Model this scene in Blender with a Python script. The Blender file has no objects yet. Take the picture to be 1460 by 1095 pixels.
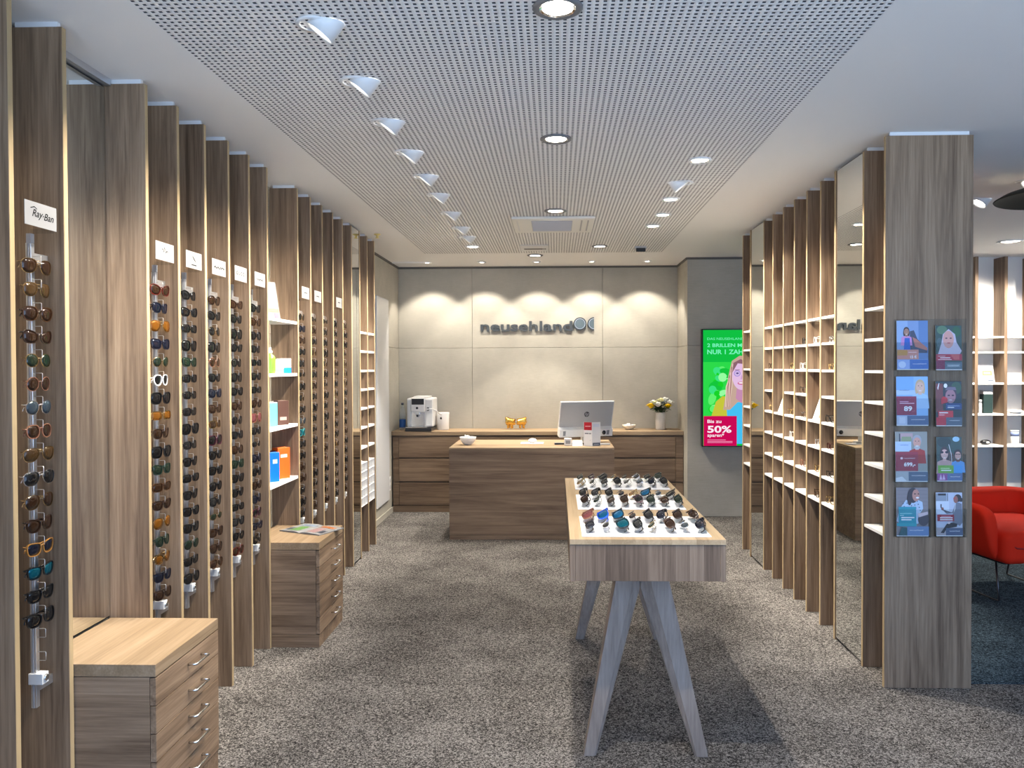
import bpy, bmesh, math, random
import numpy as np
from mathutils import Vector, Matrix, Euler

random.seed(7)
S = bpy.context.scene
COL = S.collection
PI = math.pi

# ------------------------------------------------------------------ camera
W, H, F = 1460.0, 1095.0, 1100.0
CX, CY = 762.5, 538.0
def cam_axes(yaw, pitch, roll):
    c, s = math.cos, math.sin
    Rz = Matrix(((c(yaw), -s(yaw), 0), (s(yaw), c(yaw), 0), (0, 0, 1)))
    Rx = Matrix(((1, 0, 0), (0, c(pitch), -s(pitch)), (0, s(pitch), c(pitch))))
    Ry = Matrix(((c(roll), 0, s(roll)), (0, 1, 0), (-s(roll), 0, c(roll))))
    return Rz @ Rx @ Ry
R_ = cam_axes(.0277, -.0145, .0033)
cd = bpy.data.cameras.new('camera')
cam = bpy.data.objects.new('camera', cd); COL.objects.link(cam)
m4 = Matrix.Identity(4)
for i in range(3):
    m4[i][0] = R_[i][0]; m4[i][1] = R_[i][2]; m4[i][2] = -R_[i][1]
m4[0][3], m4[1][3], m4[2][3] = 0, 0, 1.6
cam.matrix_world = m4
cd.sensor_fit = 'HORIZONTAL'; cd.sensor_width = 36
cd.lens = F / W * 36
cd.shift_x = (W / 2 - CX) / W; cd.shift_y = (CY - H / 2) / W
cd.clip_start = .05; cd.clip_end = 100
S.camera = cam

# ------------------------------------------------------------------ world, exposure, lamp powers
wd = bpy.data.worlds.new('World'); S.world = wd; wd.use_nodes = True
bg = wd.node_tree.nodes['Background']
_w = wd.node_tree; _tc = _w.nodes.new('ShaderNodeTexCoord'); _sx = _w.nodes.new('ShaderNodeSeparateXYZ'); _cr = _w.nodes.new('ShaderNodeValToRGB')
_mr = _w.nodes.new('ShaderNodeMapRange'); _mr.inputs[1].default_value = -.3; _mr.inputs[2].default_value = .3
_w.links.new(_tc.outputs['Generated'], _sx.inputs[0]); _w.links.new(_sx.outputs[2], _mr.inputs[0]); _w.links.new(_mr.outputs[0], _cr.inputs[0])
_cr.color_ramp.elements[0].color = (.54, .73, 1.0, 1); _cr.color_ramp.elements[1].color = (.26, .42, .75, 1)   # bright street below, blue sky above
_w.links.new(_cr.outputs[0], bg.inputs[0]); bg.inputs[1].default_value = 2.3
vs = S.view_settings
S.display_settings.display_device = 'sRGB'
vs.view_transform = 'Standard'; vs.look = 'None'; vs.exposure = 0.9; vs.gamma = 1.0
try: vs.use_curve_mapping = False
except Exception: pass
WARM = (1.0, .915, .80)
P_LEFT, P_RIGHT, P_DOWN, P_WASH, P_DESK, P_LOUNGE = 108, 100, 66, 28, 80, 110
# daylight enters through the open shop front: a portal guides the sky light
pd = bpy.data.lights.new('shop_front_daylight', 'AREA'); pd.shape = 'RECTANGLE'; pd.size = 7.4; pd.size_y = 2.7
pd.energy = 1
try: pd.cycles.is_portal = True
except Exception: pass
po = bpy.data.objects.new('shop_front_daylight', pd); COL.objects.link(po)
po.location = (1.95, -.68, 1.37); po.rotation_euler = (PI / 2, 0, 0)

# ------------------------------------------------------------------ materials
def lin(c):
    c = c / 255.0
    return c / 12.92 if c <= .04045 else ((c + .055) / 1.055) ** 2.4
def rgb(r, g, b): return (lin(r), lin(g), lin(b), 1)
MC = {}
def mat(name, color, rough=.5, metal=0.0, spec=.5, coat=0.0, bump=0, bscale=200):
    if name in MC: return MC[name]
    m = bpy.data.materials.new(name); m.use_nodes = True
    nt = m.node_tree; b = nt.nodes['Principled BSDF']
    b.inputs['Base Color'].default_value = color if len(color) == 4 else (*color, 1)
    b.inputs['Roughness'].default_value = rough; b.inputs['Metallic'].default_value = metal
    b.inputs['Specular IOR Level'].default_value = spec
    b.inputs['Coat Weight'].default_value = coat
    if bump:
        tc = nt.nodes.new('ShaderNodeTexCoord'); n = nt.nodes.new('ShaderNodeTexNoise'); bp = nt.nodes.new('ShaderNodeBump')
        n.inputs['Scale'].default_value = bscale; n.inputs['Detail'].default_value = 3
        bp.inputs['Strength'].default_value = bump; bp.inputs['Distance'].default_value = .002
        nt.links.new(tc.outputs['Object'], n.inputs['Vector']); nt.links.new(n.outputs[0], bp.inputs['Height'])
        nt.links.new(bp.outputs[0], b.inputs['Normal'])
    MC[name] = m
    return m
def ink(r, g, b, rough=.35):
    return mat(f'print_{r}_{g}_{b}', rgb(r, g, b), rough)
def emis(name, color, strength):
    if name in MC: return MC[name]
    m = bpy.data.materials.new(name); m.use_nodes = True
    nt = m.node_tree; nt.nodes.clear()
    e = nt.nodes.new('ShaderNodeEmission'); o = nt.nodes.new('ShaderNodeOutputMaterial')
    e.inputs[0].default_value = color; e.inputs[1].default_value = strength
    nt.links.new(e.outputs[0], o.inputs[0]); MC[name] = m
    return m
def wood(name, axis, dark, mid, light, planks=0.0, pax=0, rough=.5, seedmul=7.0):
    if name in MC: return MC[name]
    m = bpy.data.materials.new(name); m.use_nodes = True
    nt = m.node_tree; N = nt.nodes.new; L = nt.links.new
    b = nt.nodes['Principled BSDF']
    tc = N('ShaderNodeTexCoord'); oi = N('ShaderNodeObjectInfo')
    mul = N('ShaderNodeMath'); mul.operation = 'MULTIPLY'; mul.inputs[1].default_value = seedmul
    L(oi.outputs['Random'], mul.inputs[0])
    add = N('ShaderNodeVectorMath'); add.operation = 'ADD'
    L(tc.outputs['Object'], add.inputs[0]); L(mul.outputs[0], add.inputs[1])
    src = add.outputs[0]
    plank_val = None
    if planks:
        sp = N('ShaderNodeSeparateXYZ'); L(tc.outputs['Object'], sp.inputs[0])
        dv = N('ShaderNodeMath'); dv.operation = 'DIVIDE'; dv.inputs[1].default_value = planks; L(sp.outputs[pax], dv.inputs[0])
        fl = N('ShaderNodeMath'); fl.operation = 'FLOOR'; L(dv.outputs[0], fl.inputs[0])
        wn = N('ShaderNodeTexWhiteNoise'); wn.noise_dimensions = '1D'; L(fl.outputs[0], wn.inputs['W'])
        plank_val = wn.outputs['Value']
        m5 = N('ShaderNodeMath'); m5.operation = 'MULTIPLY'; m5.inputs[1].default_value = 9; L(plank_val, m5.inputs[0])
        a2 = N('ShaderNodeVectorMath'); a2.operation = 'ADD'; L(src, a2.inputs[0]); L(m5.outputs[0], a2.inputs[1]); src = a2.outputs[0]
    def noise(scale_across, scale_along, detail, dist):
        mp = N('ShaderNodeMapping'); sc = [scale_across] * 3; sc[axis] = scale_along
        mp.inputs['Scale'].default_value = sc; L(src, mp.inputs[0])
        n = N('ShaderNodeTexNoise'); n.inputs['Scale'].default_value = 1; n.inputs['Detail'].default_value = detail
        n.inputs['Roughness'].default_value = .62; n.inputs['Distortion'].default_value = dist
        L(mp.outputs[0], n.inputs['Vector']); return n.outputs[0]
    n1 = noise(16, .9, 5, .9); n2 = noise(110, 3.2, 4, .2); n3 = noise(4.5, .35, 2, .4)
    w1 = N('ShaderNodeMath'); w1.operation = 'MULTIPLY'; w1.inputs[1].default_value = .5; L(n1, w1.inputs[0])
    w2 = N('ShaderNodeMath'); w2.operation = 'MULTIPLY_ADD'; w2.inputs[1].default_value = .34; L(n2, w2.inputs[0]); L(w1.outputs[0], w2.inputs[2])
    w3 = N('ShaderNodeMath'); w3.operation = 'MULTIPLY_ADD'; w3.inputs[1].default_value = .22; L(n3, w3.inputs[0]); L(w2.outputs[0], w3.inputs[2])
    last = w3.outputs[0]
    if plank_val is not None:
        w4 = N('ShaderNodeMath'); w4.operation = 'MULTIPLY_ADD'; w4.inputs[1].default_value = .22; L(plank_val, w4.inputs[0]); L(last, w4.inputs[2])
        w5 = N('ShaderNodeMath'); w5.operation = 'SUBTRACT'; w5.inputs[1].default_value = .11; L(w4.outputs[0], w5.inputs[0]); last = w5.outputs[0]
    cr = N('ShaderNodeValToRGB'); e = cr.color_ramp.elements
    e[0].position = .39; e[0].color = (*dark, 1); e[1].position = .67; e[1].color = (*light, 1)
    k = e.new(.53); k.color = (*mid, 1)
    L(last, cr.inputs[0]); L(cr.outputs[0], b.inputs['Base Color'])
    b.inputs['Roughness'].default_value = rough; b.inputs['Specular IOR Level'].default_value = .3
    bp = N('ShaderNodeBump'); bp.inputs['Strength'].default_value = .12; bp.inputs['Distance'].default_value = .001
    L(n2, bp.inputs['Height']); L(bp.outputs[0], b.inputs['Normal'])
    MC[name] = m
    return m
OAK = ((.100, .062, .037), (.222, .148, .093), (.345, .244, .160))
band_m = wood('oak_edge_band', 2, (.36, .26, .135), (.42, .31, .17), (.48, .36, .205))
wz = wood('oak_vertical', 2, *OAK)
wy = wood('oak_along', 1, *OAK)
wx = wood('oak_across', 0, *OAK)
WAL = ((.095, .060, .036), (.175, .116, .072), (.26, .18, .115))
cx_ = wood('oak_counter', 0, *WAL)
OAK_LIT = ((.235, .16, .09), (.335, .236, .14), (.42, .308, .192))  # desk and counter oak lightened: light on the tops put into the colour
wtop = wood('oak_lit_top', 1, (.28, .196, .108), (.365, .264, .154), (.43, .318, .195), planks=.045, pax=0)  # same oak as the apron, paler to paint in the strong top light
wtopx = wood('oak_lit_counter_top', 0, *OAK_LIT)
wtopy = wood('oak_lit_chest_top', 1, (.19, .13, .075), (.27, .19, .114), (.35, .255, .165))  # chest oak again, lightened for the light falling on its top
wapr = wood('oak_block_apron', 2, (.088, .056, .035), (.155, .105, .07), (.235, .168, .117), planks=.052, pax=0)
wapry = wood('oak_block_apron_side', 2, (.088, .056, .035), (.155, .105, .07), (.235, .168, .117), planks=.052, pax=1)
wleg = wood('oak_grey_leg', 2, (.19, .15, .125), (.27, .22, .185), (.35, .29, .25))
white = mat('white_lacquer', (.80, .79, .77), .45)
paint = mat('ceiling_paint', (.80, .79, .78), .85)
paperw = mat('white_paper', (.82, .82, .82), .6)
card_m = mat('sign_card_board', (.22, .22, .22), .95, 0, .05)
alu = mat('brushed_aluminium', (.62, .63, .65), .32, .9)
chrome = mat('satin_steel', (.72, .71, .69), .25, 1)
grey_pl = mat('light_grey_plastic', (.60, .60, .60), .4)
mid_pl = mat('grey_plastic', (.30, .30, .31), .4)
black = mat('black_plastic', (.012, .012, .013), .3)
black_soft = mat('black_matt', (.015, .015, .016), .7)
mirror_m = mat('mirror_silver', (.80, .82, .80), .01, 1)
plenum = mat('fleece_and_hole_shade', (.07, .07, .08), .95)
spacer_m = mat('white_spacer', (.72, .73, .74), .5)

def wall_mat(name, c1, c2, panel=True):
    m = bpy.data.materials.new(name); m.use_nodes = True
    nt = m.node_tree; N = nt.nodes.new; L = nt.links.new; b = nt.nodes['Principled BSDF']
    tc = N('ShaderNodeTexCoord')
    n = N('ShaderNodeTexNoise'); n.inputs['Scale'].default_value = 2.2; n.inputs['Detail'].default_value = 9; n.inputs['Roughness'].default_value = .7
    L(tc.outputs['Object'], n.inputs['Vector'])
    mp = N('ShaderNodeMapping'); mp.inputs['Scale'].default_value = (12, 12, 260); L(tc.outputs['Object'], mp.inputs[0])
    n2 = N('ShaderNodeTexNoise'); n2.inputs['Scale'].default_value = 1; n2.inputs['Detail'].default_value = 3; L(mp.outputs[0], n2.inputs['Vector'])
    mx = N('ShaderNodeMath'); mx.operation = 'MULTIPLY_ADD'; mx.inputs[1].default_value = .45; L(n2.outputs[0], mx.inputs[0]); L(n.outputs[0], mx.inputs[2])
    cr = N('ShaderNodeValToRGB'); cr.color_ramp.elements[0].position = .5; cr.color_ramp.elements[1].position = .95
    cr.color_ramp.elements[0].color = (*c1, 1); cr.color_ramp.elements[1].color = (*c2, 1)
    L(mx.outputs[0], cr.inputs[0]); L(cr.outputs[0], b.inputs['Base Color'])
    b.inputs['Roughness'].default_value = .8; b.inputs['Specular IOR Level'].default_value = .2
    return m
greige = wall_mat('linen_grey_wall', (.385, .362, .305), (.48, .452, .385))

def carpet_mat(name, cols, s1=200, s2=55):
    m = bpy.data.materials.new(name); m.use_nodes = True
    nt = m.node_tree; N = nt.nodes.new; L = nt.links.new; b = nt.nodes['Principled BSDF']
    tc = N('ShaderNodeTexCoord')
    def nz(s, d, r=.6):
        n = N('ShaderNodeTexNoise'); n.inputs['Scale'].default_value = s; n.inputs['Detail'].default_value = d
        n.inputs['Roughness'].default_value = r; L(tc.outputs['Object'], n.inputs['Vector']); return n.outputs[0]
    dn = N('ShaderNodeTexNoise'); dn.inputs['Scale'].default_value = 90; L(tc.outputs['Object'], dn.inputs['Vector'])
    ds = N('ShaderNodeVectorMath'); ds.operation = 'SCALE'; ds.inputs[3].default_value = .012; L(dn.outputs['Color'], ds.inputs[0])
    da = N('ShaderNodeVectorMath'); da.operation = 'ADD'; L(tc.outputs['Object'], da.inputs[0]); L(ds.outputs[0], da.inputs[1])
    vo = N('ShaderNodeTexVoronoi'); vo.inputs['Scale'].default_value = s1; L(da.outputs[0], vo.inputs['Vector'])
    vs_ = N('ShaderNodeSeparateColor'); L(vo.outputs['Color'], vs_.inputs[0])
    c, d = nz(s2, 3, .7), nz(3.0, 5)
    m1 = N('ShaderNodeMath'); m1.operation = 'MULTIPLY'; m1.inputs[1].default_value = .42; L(vs_.outputs[0], m1.inputs[0])
    m2 = N('ShaderNodeMath'); m2.operation = 'MULTIPLY_ADD'; m2.inputs[1].default_value = .40; L(c, m2.inputs[0]); L(m1.outputs[0], m2.inputs[2])
    m3 = N('ShaderNodeMath'); m3.operation = 'MULTIPLY_ADD'; m3.inputs[1].default_value = .34; L(d, m3.inputs[0]); L(m2.outputs[0], m3.inputs[2])
    cr = N('ShaderNodeValToRGB'); e = cr.color_ramp.elements
    e[0].position = .40; e[0].color = (*cols[0], 1); e[1].position = .78; e[1].color = (*cols[2], 1)
    k = e.new(.58); k.color = (*cols[1], 1)
    L(m3.outputs[0], cr.inputs[0]); L(cr.outputs[0], b.inputs['Base Color'])
    b.inputs['Roughness'].default_value = .95; b.inputs['Specular IOR Level'].default_value = .1
    bp = N('ShaderNodeBump'); bp.inputs['Strength'].default_value = .8; bp.inputs['Distance'].default_value = .006
    L(m2.outputs[0], bp.inputs['Height']); L(bp.outputs[0], b.inputs['Normal'])
    return m
carpet = carpet_mat('taupe_carpet', ((.023, .021, .020), (.108, .099, .092), (.32, .30, .28)))
carpet_b = carpet_mat('slate_blue_carpet', ((.012, .018, .024), (.035, .055, .07), (.12, .17, .20)), 170, 55)

def lens_mat(name, tint, thru=.35, rough=.06, metal=0.0):
    if name in MC: return MC[name]
    m = bpy.data.materials.new(name); m.use_nodes = True
    nt = m.node_tree; N = nt.nodes.new; L = nt.links.new; b = nt.nodes['Principled BSDF']
    tint = tint if thru > .6 else tuple(x * .55 for x in tint)
    b.inputs['Base Color'].default_value = (*tint, 1); b.inputs['Roughness'].default_value = rough
    b.inputs['Metallic'].default_value = metal; b.inputs['Specular IOR Level'].default_value = .6
    t = N('ShaderNodeBsdfTransparent'); t.inputs[0].default_value = (*[min(1, x * 2.2 + .06) for x in tint], 1)
    mx = N('ShaderNodeMixShader'); mx.inputs[0].default_value = thru
    L(b.outputs[0], mx.inputs[1]); L(t.outputs[0], mx.inputs[2]); L(mx.outputs[0], nt.nodes['Material Output'].inputs[0])
    MC[name] = m
    return m
acrylic = lens_mat('clear_acrylic', (.05, .055, .06), .94, .03)
for _n in acrylic.node_tree.nodes:
    if _n.type == 'BSDF_TRANSPARENT': _n.inputs[0].default_value = (.97, .98, .98, 1)

# ------------------------------------------------------------------ mesh builder
class MB:
    def __init__(s): s.v = []; s.f = []; s.m = []; s.mats = []; s.sm = []
    def mi(s, m):
        if m not in s.mats: s.mats.append(m)
        return s.mats.index(m)
    def add(s, vs, fs, m, smooth=False, T=None):
        o = len(s.v); i = s.mi(m)
        s.v += [tuple(T @ Vector(p)) if T is not None else tuple(p) for p in vs]
        for f in fs: s.f.append([o + k for k in f]); s.m.append(i); s.sm.append(smooth)
        return s
    def box(s, x0, x1, y0, y1, z0, z1, m, T=None):
        v = [(x, y, z) for z in (z0, z1) for y in (y0, y1) for x in (x0, x1)]
        return s.add(v, [(0, 2, 3, 1), (4, 5, 7, 6), (0, 1, 5, 4), (2, 6, 7, 3), (0, 4, 6, 2), (1, 3, 7, 5)], m, T=T)
    def hexa(s, b, t, m):            # eight corners: four below, four above, both counter-clockwise
        v = list(b) + list(t)
        return s.add(v, [(3, 2, 1, 0), (4, 5, 6, 7), (0, 1, 5, 4), (1, 2, 6, 5), (2, 3, 7, 6), (3, 0, 4, 7)], m)
    def prism(s, pts, d, m, smooth=False, T=None, axis=2):   # polygon in the plane, thick along axis
        n = len(pts)
        def p3(p, h):
            return ((h, p[0], p[1]), (p[0], h, p[1]), (p[0], p[1], h))[axis]
        v = [p3(p, d[0]) for p in pts] + [p3(p, d[1]) for p in pts]
        fs = [list(range(n))[::-1], [n + i for i in range(n)]] + [[i, (i + 1) % n, n + (i + 1) % n, n + i] for i in range(n)]
        return s.add(v, fs, m, smooth, T)
    def lathe(s, prof, m, n=24, c=(0, 0, 0), T=None, caps=True, smooth=True, sx=1, sy=1):
        v = []; fs = []
        for r, z in prof:
            for i in range(n):
                a = 2 * PI * i / n; v.append((c[0] + sx * r * math.cos(a), c[1] + sy * r * math.sin(a), c[2] + z))
        for j in range(len(prof) - 1):
            for i in range(n):
                k = (i + 1) % n; fs.append((j * n + i, j * n + k, (j + 1) * n + k, (j + 1) * n + i))
        s.add(v, fs, m, smooth, T)
        if caps:
            o = len(s.v) - len(v)
            for j, rev in ((0, True), (len(prof) - 1, False)):
                if prof[j][0] > 1e-6:
                    ring = [o + j * n + i for i in range(n)]
                    s.f.append(ring[::-1] if rev else ring); s.m.append(s.mi(m)); s.sm.append(False)
        return s
    def tube(s, path, r, m, n=8, sq=(1, 1), T=None, smooth=True):
        P = [Vector(p) for p in path]; k = len(P); v = []; fs = []
        rs = r if isinstance(r, (list, tuple)) else [r] * k
        t0 = (P[1] - P[0]).normalized()
        up = Vector((0, 0, 1)) if abs(t0.z) < .9 else Vector((0, 1, 0))
        a = t0.cross(up).normalized()
        for i in range(k):
            t = (P[min(i + 1, k - 1)] - P[max(i - 1, 0)]).normalized()
            a = (a - t * a.dot(t)).normalized(); b = t.cross(a)
            for j in range(n):
                q = 2 * PI * j / n + PI / n
                v.append(P[i] + a * (math.cos(q) * rs[i] * sq[0]) + b * (math.sin(q) * rs[i] * sq[1]))
        for i in range(k - 1):
            for j in range(n):
                l = (j + 1) % n; fs.append((i * n + j, (i + 1) * n + j, (i + 1) * n + l, i * n + l))
        fs.append(list(range(n))); fs.append([(k - 1) * n + j for j in range(n)][::-1])
        return s.add(v, fs, m, smooth, T)
    def ball(s, c, r, m, nu=14, nv=9, T=None):
        rr = r if isinstance(r, (tuple, list)) else (r, r, r)
        v = [(c[0], c[1], c[2] - rr[2])]; fs = []
        for j in range(1, nv):
            a = -PI / 2 + PI * j / nv
            for i in range(nu):
                b = 2 * PI * i / nu
                v.append((c[0] + rr[0] * math.cos(a) * math.cos(b), c[1] + rr[1] * math.cos(a) * math.sin(b), c[2] + rr[2] * math.sin(a)))
        v.append((c[0], c[1], c[2] + rr[2])); e = len(v) - 1
        for i in range(nu):
            k = (i + 1) % nu
            fs.append((0, 1 + k, 1 + i)); fs.append((e, 1 + (nv - 2) * nu + i, 1 + (nv - 2) * nu + k))
            for j in range(nv - 2):
                fs.append((1 + j * nu + i, 1 + j * nu + k, 1 + (j + 1) * nu + k, 1 + (j + 1) * nu + i))
        return s.add(v, fs, m, True, T)
    def mesh(s, name):
        me = bpy.data.meshes.new(name); me.from_pydata(s.v, [], s.f)
        for m in s.mats: me.materials.append(m)
        me.polygons.foreach_set('material_index', s.m); me.polygons.foreach_set('use_smooth', s.sm)
        me.update(); return me
    def build(s, name, parent=None, loc=None, bevel=0, rot=None, seg=2):
        o = bpy.data.objects.new(name, s.mesh(name)); COL.objects.link(o)
        if parent is not None: o.parent = parent
        if loc is not None: o.location = loc
        if rot is not None: o.rotation_euler = rot
        if bevel:
            b = o.modifiers.new('edge', 'BEVEL'); b.width = bevel; b.segments = seg; b.limit_method = 'ANGLE'; b.angle_limit = math.radians(40)
        return o
def tag(o, label=None, cat=None, group=None, kind=None):
    if label: o['label'] = label
    if cat: o['category'] = cat
    if group: o['group'] = group
    if kind: o['kind'] = kind
    return o
def thing(name, loc, label, cat, group=None, rot=None):
    o = bpy.data.objects.new(name, None); COL.objects.link(o); o.location = loc
    o.empty_display_size = .05
    if rot is not None: o.rotation_euler = rot
    return tag(o, label, cat, group)
def struct(o): o['kind'] = 'structure'; return o
def bx(x0, x1, y0, y1, z0, z1, m): return MB().box(x0, x1, y0, y1, z0, z1, m)
def text_geo(txt, size, width=None, bold=0.0, shear=0.0, align='LEFT', depth=0.0):
    cu = bpy.data.curves.new('t', 'FONT'); cu.body = txt; cu.size = size; cu.offset = bold * size; cu.shear = shear
    cu.align_x = align; cu.extrude = depth; cu.resolution_u = 3
    o = bpy.data.objects.new('t', cu); COL.objects.link(o)
    bpy.context.view_layer.update()
    me = bpy.data.meshes.new_from_object(o.evaluated_get(bpy.context.evaluated_depsgraph_get()))
    vs = [tuple(v.co) for v in me.vertices]; fs = [list(p.vertices) for p in me.polygons]
    bpy.data.objects.remove(o); bpy.data.curves.remove(cu); bpy.data.meshes.remove(me)
    if width and vs:
        x0 = min(v[0] for v in vs); x1 = max(v[0] for v in vs); k = width / (x1 - x0)
        off = {'LEFT': x0, 'CENTER': (x0 + x1) / 2, 'RIGHT': x1}[align]
        vs = [((v[0] - off) * k, v[1], v[2]) for v in vs]
    return vs, fs
class Pic:
    """flat artwork in (u, v), laid in thin layers on a real sheet"""
    def __init__(s, mb, O, U, V, step=.0002):
        s.mb = mb; s.O = Vector(O); s.U = Vector(U); s.V = Vector(V); s.N = s.U.cross(s.V).normalized(); s.h = step; s.step = step
    def _p(s, u, v, h): return s.O + s.U * u + s.V * v + s.N * h
    def poly(s, pts, m):
        a = sum(pts[i][0] * pts[(i + 1) % len(pts)][1] - pts[(i + 1) % len(pts)][0] * pts[i][1] for i in range(len(pts)))
        if a < 0: pts = pts[::-1]
        s.mb.add([s._p(u, v, s.h) for u, v in pts], [list(range(len(pts)))], m); s.h += s.step
    def rect(s, u0, v0, u1, v1, m): s.poly([(u0, v0), (u1, v0), (u1, v1), (u0, v1)], m)
    def ell(s, u, v, a, b, m, n=20, rot=0):
        c, d = math.cos(rot), math.sin(rot)
        s.poly([(u + a * math.cos(t) * c - b * math.sin(t) * d, v + a * math.cos(t) * d + b * math.sin(t) * c) for t in [2 * PI * i / n for i in range(n)]], m)
    def text(s, u, v, txt, size, m, width=None, bold=0.0, shear=0.0, align='LEFT'):
        vs, fs = text_geo(txt, size, width, bold, shear, align)
        s.mb.add([s._p(u + p[0], v + p[1], s.h) for p in vs], fs, m); s.h += s.step
    def line(s, pts, w, m):
        for (a, b) in zip(pts[:-1], pts[1:]):
            d = Vector((b[0] - a[0], b[1] - a[1])); n = Vector((-d.y, d.x)).normalized() * w / 2
            s.mb.add([s._p(a[0] - n.x, a[1] - n.y, s.h), s._p(b[0] - n.x, b[1] - n.y, s.h), s._p(b[0] + n.x, b[1] + n.y, s.h), s._p(a[0] + n.x, a[1] + n.y, s.h)], [(0, 1, 2, 3)], m)
        s.h += s.step
ORD = ['first', 'second', 'third', 'fourth', 'fifth', 'sixth', 'seventh', 'eighth', 'ninth', 'tenth', 'eleventh', 'twelfth', 'thirteenth', 'fourteenth', 'fifteenth', 'sixteenth', 'seventeenth', 'eighteenth']

# ------------------------------------------------------------------ the room
ZC = 2.742
XL, YA, DK = -1.627, 2.538, .2563            # fronts of the panels on the chest side, pitch
XR = 1.6206
FT = .022                                     # board thickness
ZF = 2.725
def yk(k): return YA + k * DK                 # far face of panel k
PX0, PX1, PY0, PY1 = -1.33, 1.07, 1.0, 7.8    # perforated ceiling field
struct(bx(-1.95, 5.9, -.7, 9.2, -.12, 0, carpet).build('floor'))
struct(bx(2.066, 5.8, 3.905, 8.3, -.01, .004, carpet_b).build('floor_lounge'))
c = MB()
c.box(-1.95, PX0, -.7, 9.2, ZC, ZC + .16, paint); c.box(PX1, 5.9, -.7, 9.2, ZC, ZC + .16, paint)
c.box(PX0, PX1, -.7, PY0, ZC, ZC + .16, paint); c.box(PX0, PX1, PY1, 9.2, ZC, ZC + .16, paint)
struct(c.build('ceiling'))
def perforated():
    p, hw = .025, .0056
    nx, ny = int(round((PX1 - PX0) / p)), int(round((PY1 - PY0) / p))
    xs = PX0 + p * np.arange(nx + 1); ys = PY0 + p * np.arange(ny + 1)
    gx, gy = np.meshgrid(xs, ys); G = np.stack([gx.ravel(), gy.ravel(), np.full(gx.size, ZC)], 1)
    cxs, cys = np.meshgrid((xs[:-1] + xs[1:]) / 2, (ys[:-1] + ys[1:]) / 2); cxs = cxs.ravel(); cys = cys.ravel(); n = cxs.size
    q = [(-hw, -hw), (hw, -hw), (hw, hw), (-hw, hw)]
    lo = np.stack([np.stack([cxs + a, cys + b, np.full(n, ZC)], 1) for a, b in q], 1).reshape(-1, 3)
    hi = lo.copy(); hi[:, 2] += .008
    V = np.concatenate([G, lo, hi]); g0 = G.shape[0]; g1 = g0 + 4 * n
    ci = np.arange(n); ix = ci % nx; iy = ci // nx
    c0 = iy * (nx + 1) + ix; cor = np.stack([c0, c0 + 1, c0 + nx + 2, c0 + nx + 1], 1)
    L = g0 + 4 * ci[:, None] + np.arange(4); U = g1 + 4 * ci[:, None] + np.arange(4)
    F = []
    for k in range(4):
        l = (k + 1) % 4
        F.append(np.stack([cor[:, l], cor[:, k], L[:, k], L[:, l]], 1))
        F.append(np.stack([L[:, l], L[:, k], U[:, k], U[:, l]], 1))
    F = np.concatenate(F)
    me = bpy.data.meshes.new('ceiling_perforated'); me.vertices.add(len(V)); me.vertices.foreach_set('co', V.ravel().astype(np.float32))
    me.loops.add(F.size); me.loops.foreach_set('vertex_index', F.ravel().astype(np.int32))
    me.polygons.add(len(F)); me.polygons.foreach_set('loop_start', (np.arange(len(F)) * 4).astype(np.int32))
    me.materials.append(paint); me.materials.append(plenum)  # hole walls share the dark fleece colour, painting in their shade
    mi_ = np.concatenate([np.full(n, j % 2) for j in range(8)]).astype(np.int32); me.polygons.foreach_set('material_index', mi_); me.update(calc_edges=True)
    o = bpy.data.objects.new('ceiling_perforated', me); COL.objects.link(o); return struct(o)
perforated()
struct(bx(PX0, PX1, PY0, PY1, ZC + .0085, ZC + .16, plenum).build('ceiling_plenum'))
YB = 8.845
def wall_panelled(name, boxes): 
    w = MB()
    for b in boxes: w.box(*b, greige)
    return struct(w.build(name, bevel=.0015, seg=1))
g = .0015
vx = [-1.813, -.962, .532, 1.386]
wall_panelled('wall_back', [(a + g, b - g, YB, YB + .15, z0 + g, z1 - g) for a, b in zip(vx[:-1], vx[1:]) for z0, z1 in ((0, 1.812), (1.812, ZC))])
ly = [-.7, 5.9, 7.35, 9.0]
wall_panelled('wall_left', [(-1.96, -1.813, a + g, b - g, z0 + g, z1 - g) for a, b in zip(ly[:-1], ly[1:]) for z0, z1 in ((0, 1.812), (1.812, ZC))])
wall_panelled('wall_right_niche', [(1.386, 1.60, 8.343, YB + .15, z0 + g, z1 - g) for z0, z1 in ((0, 1.812), (1.812, ZC))])
tv = [1.386, 2.9, 4.06]
wall_panelled('wall_screen', [(a + g, b - g, 8.205, 8.345, z0 + g, z1 - g) for a, b in zip(tv[:-1], tv[1:]) for z0, z1 in ((0, 1.812), (1.812, ZC))])
struct(bx(4.03, 5.9, 8.345, 8.45, 0, ZC, paint).build('wall_lounge'))
struct(bx(5.8, 5.95, -.7, 8.5, 0, ZC, paint).build('wall_right'))
shadow_gap = mat('dark_shadow_gap', (.12, .115, .10), .7)
t = MB(); t.box(-1.813, 1.386, YB - .012, YB, ZC - .022, ZC, shadow_gap); t.box(-1.813, -1.801, 7.1, YB - .012, ZC - .022, ZC, shadow_gap)
t.box(1.374, 1.386, 8.205, YB - .012, ZC - .022, ZC, shadow_gap); t.box(1.386, 4.05, 8.193, 8.205, ZC - .022, ZC, shadow_gap)
struct(t.build('trim_ceiling'))
struct(bx(-1.789, -1.44, 8.40, 8.425, ZC - .012, ZC, white).build('trim_profile'))
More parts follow.
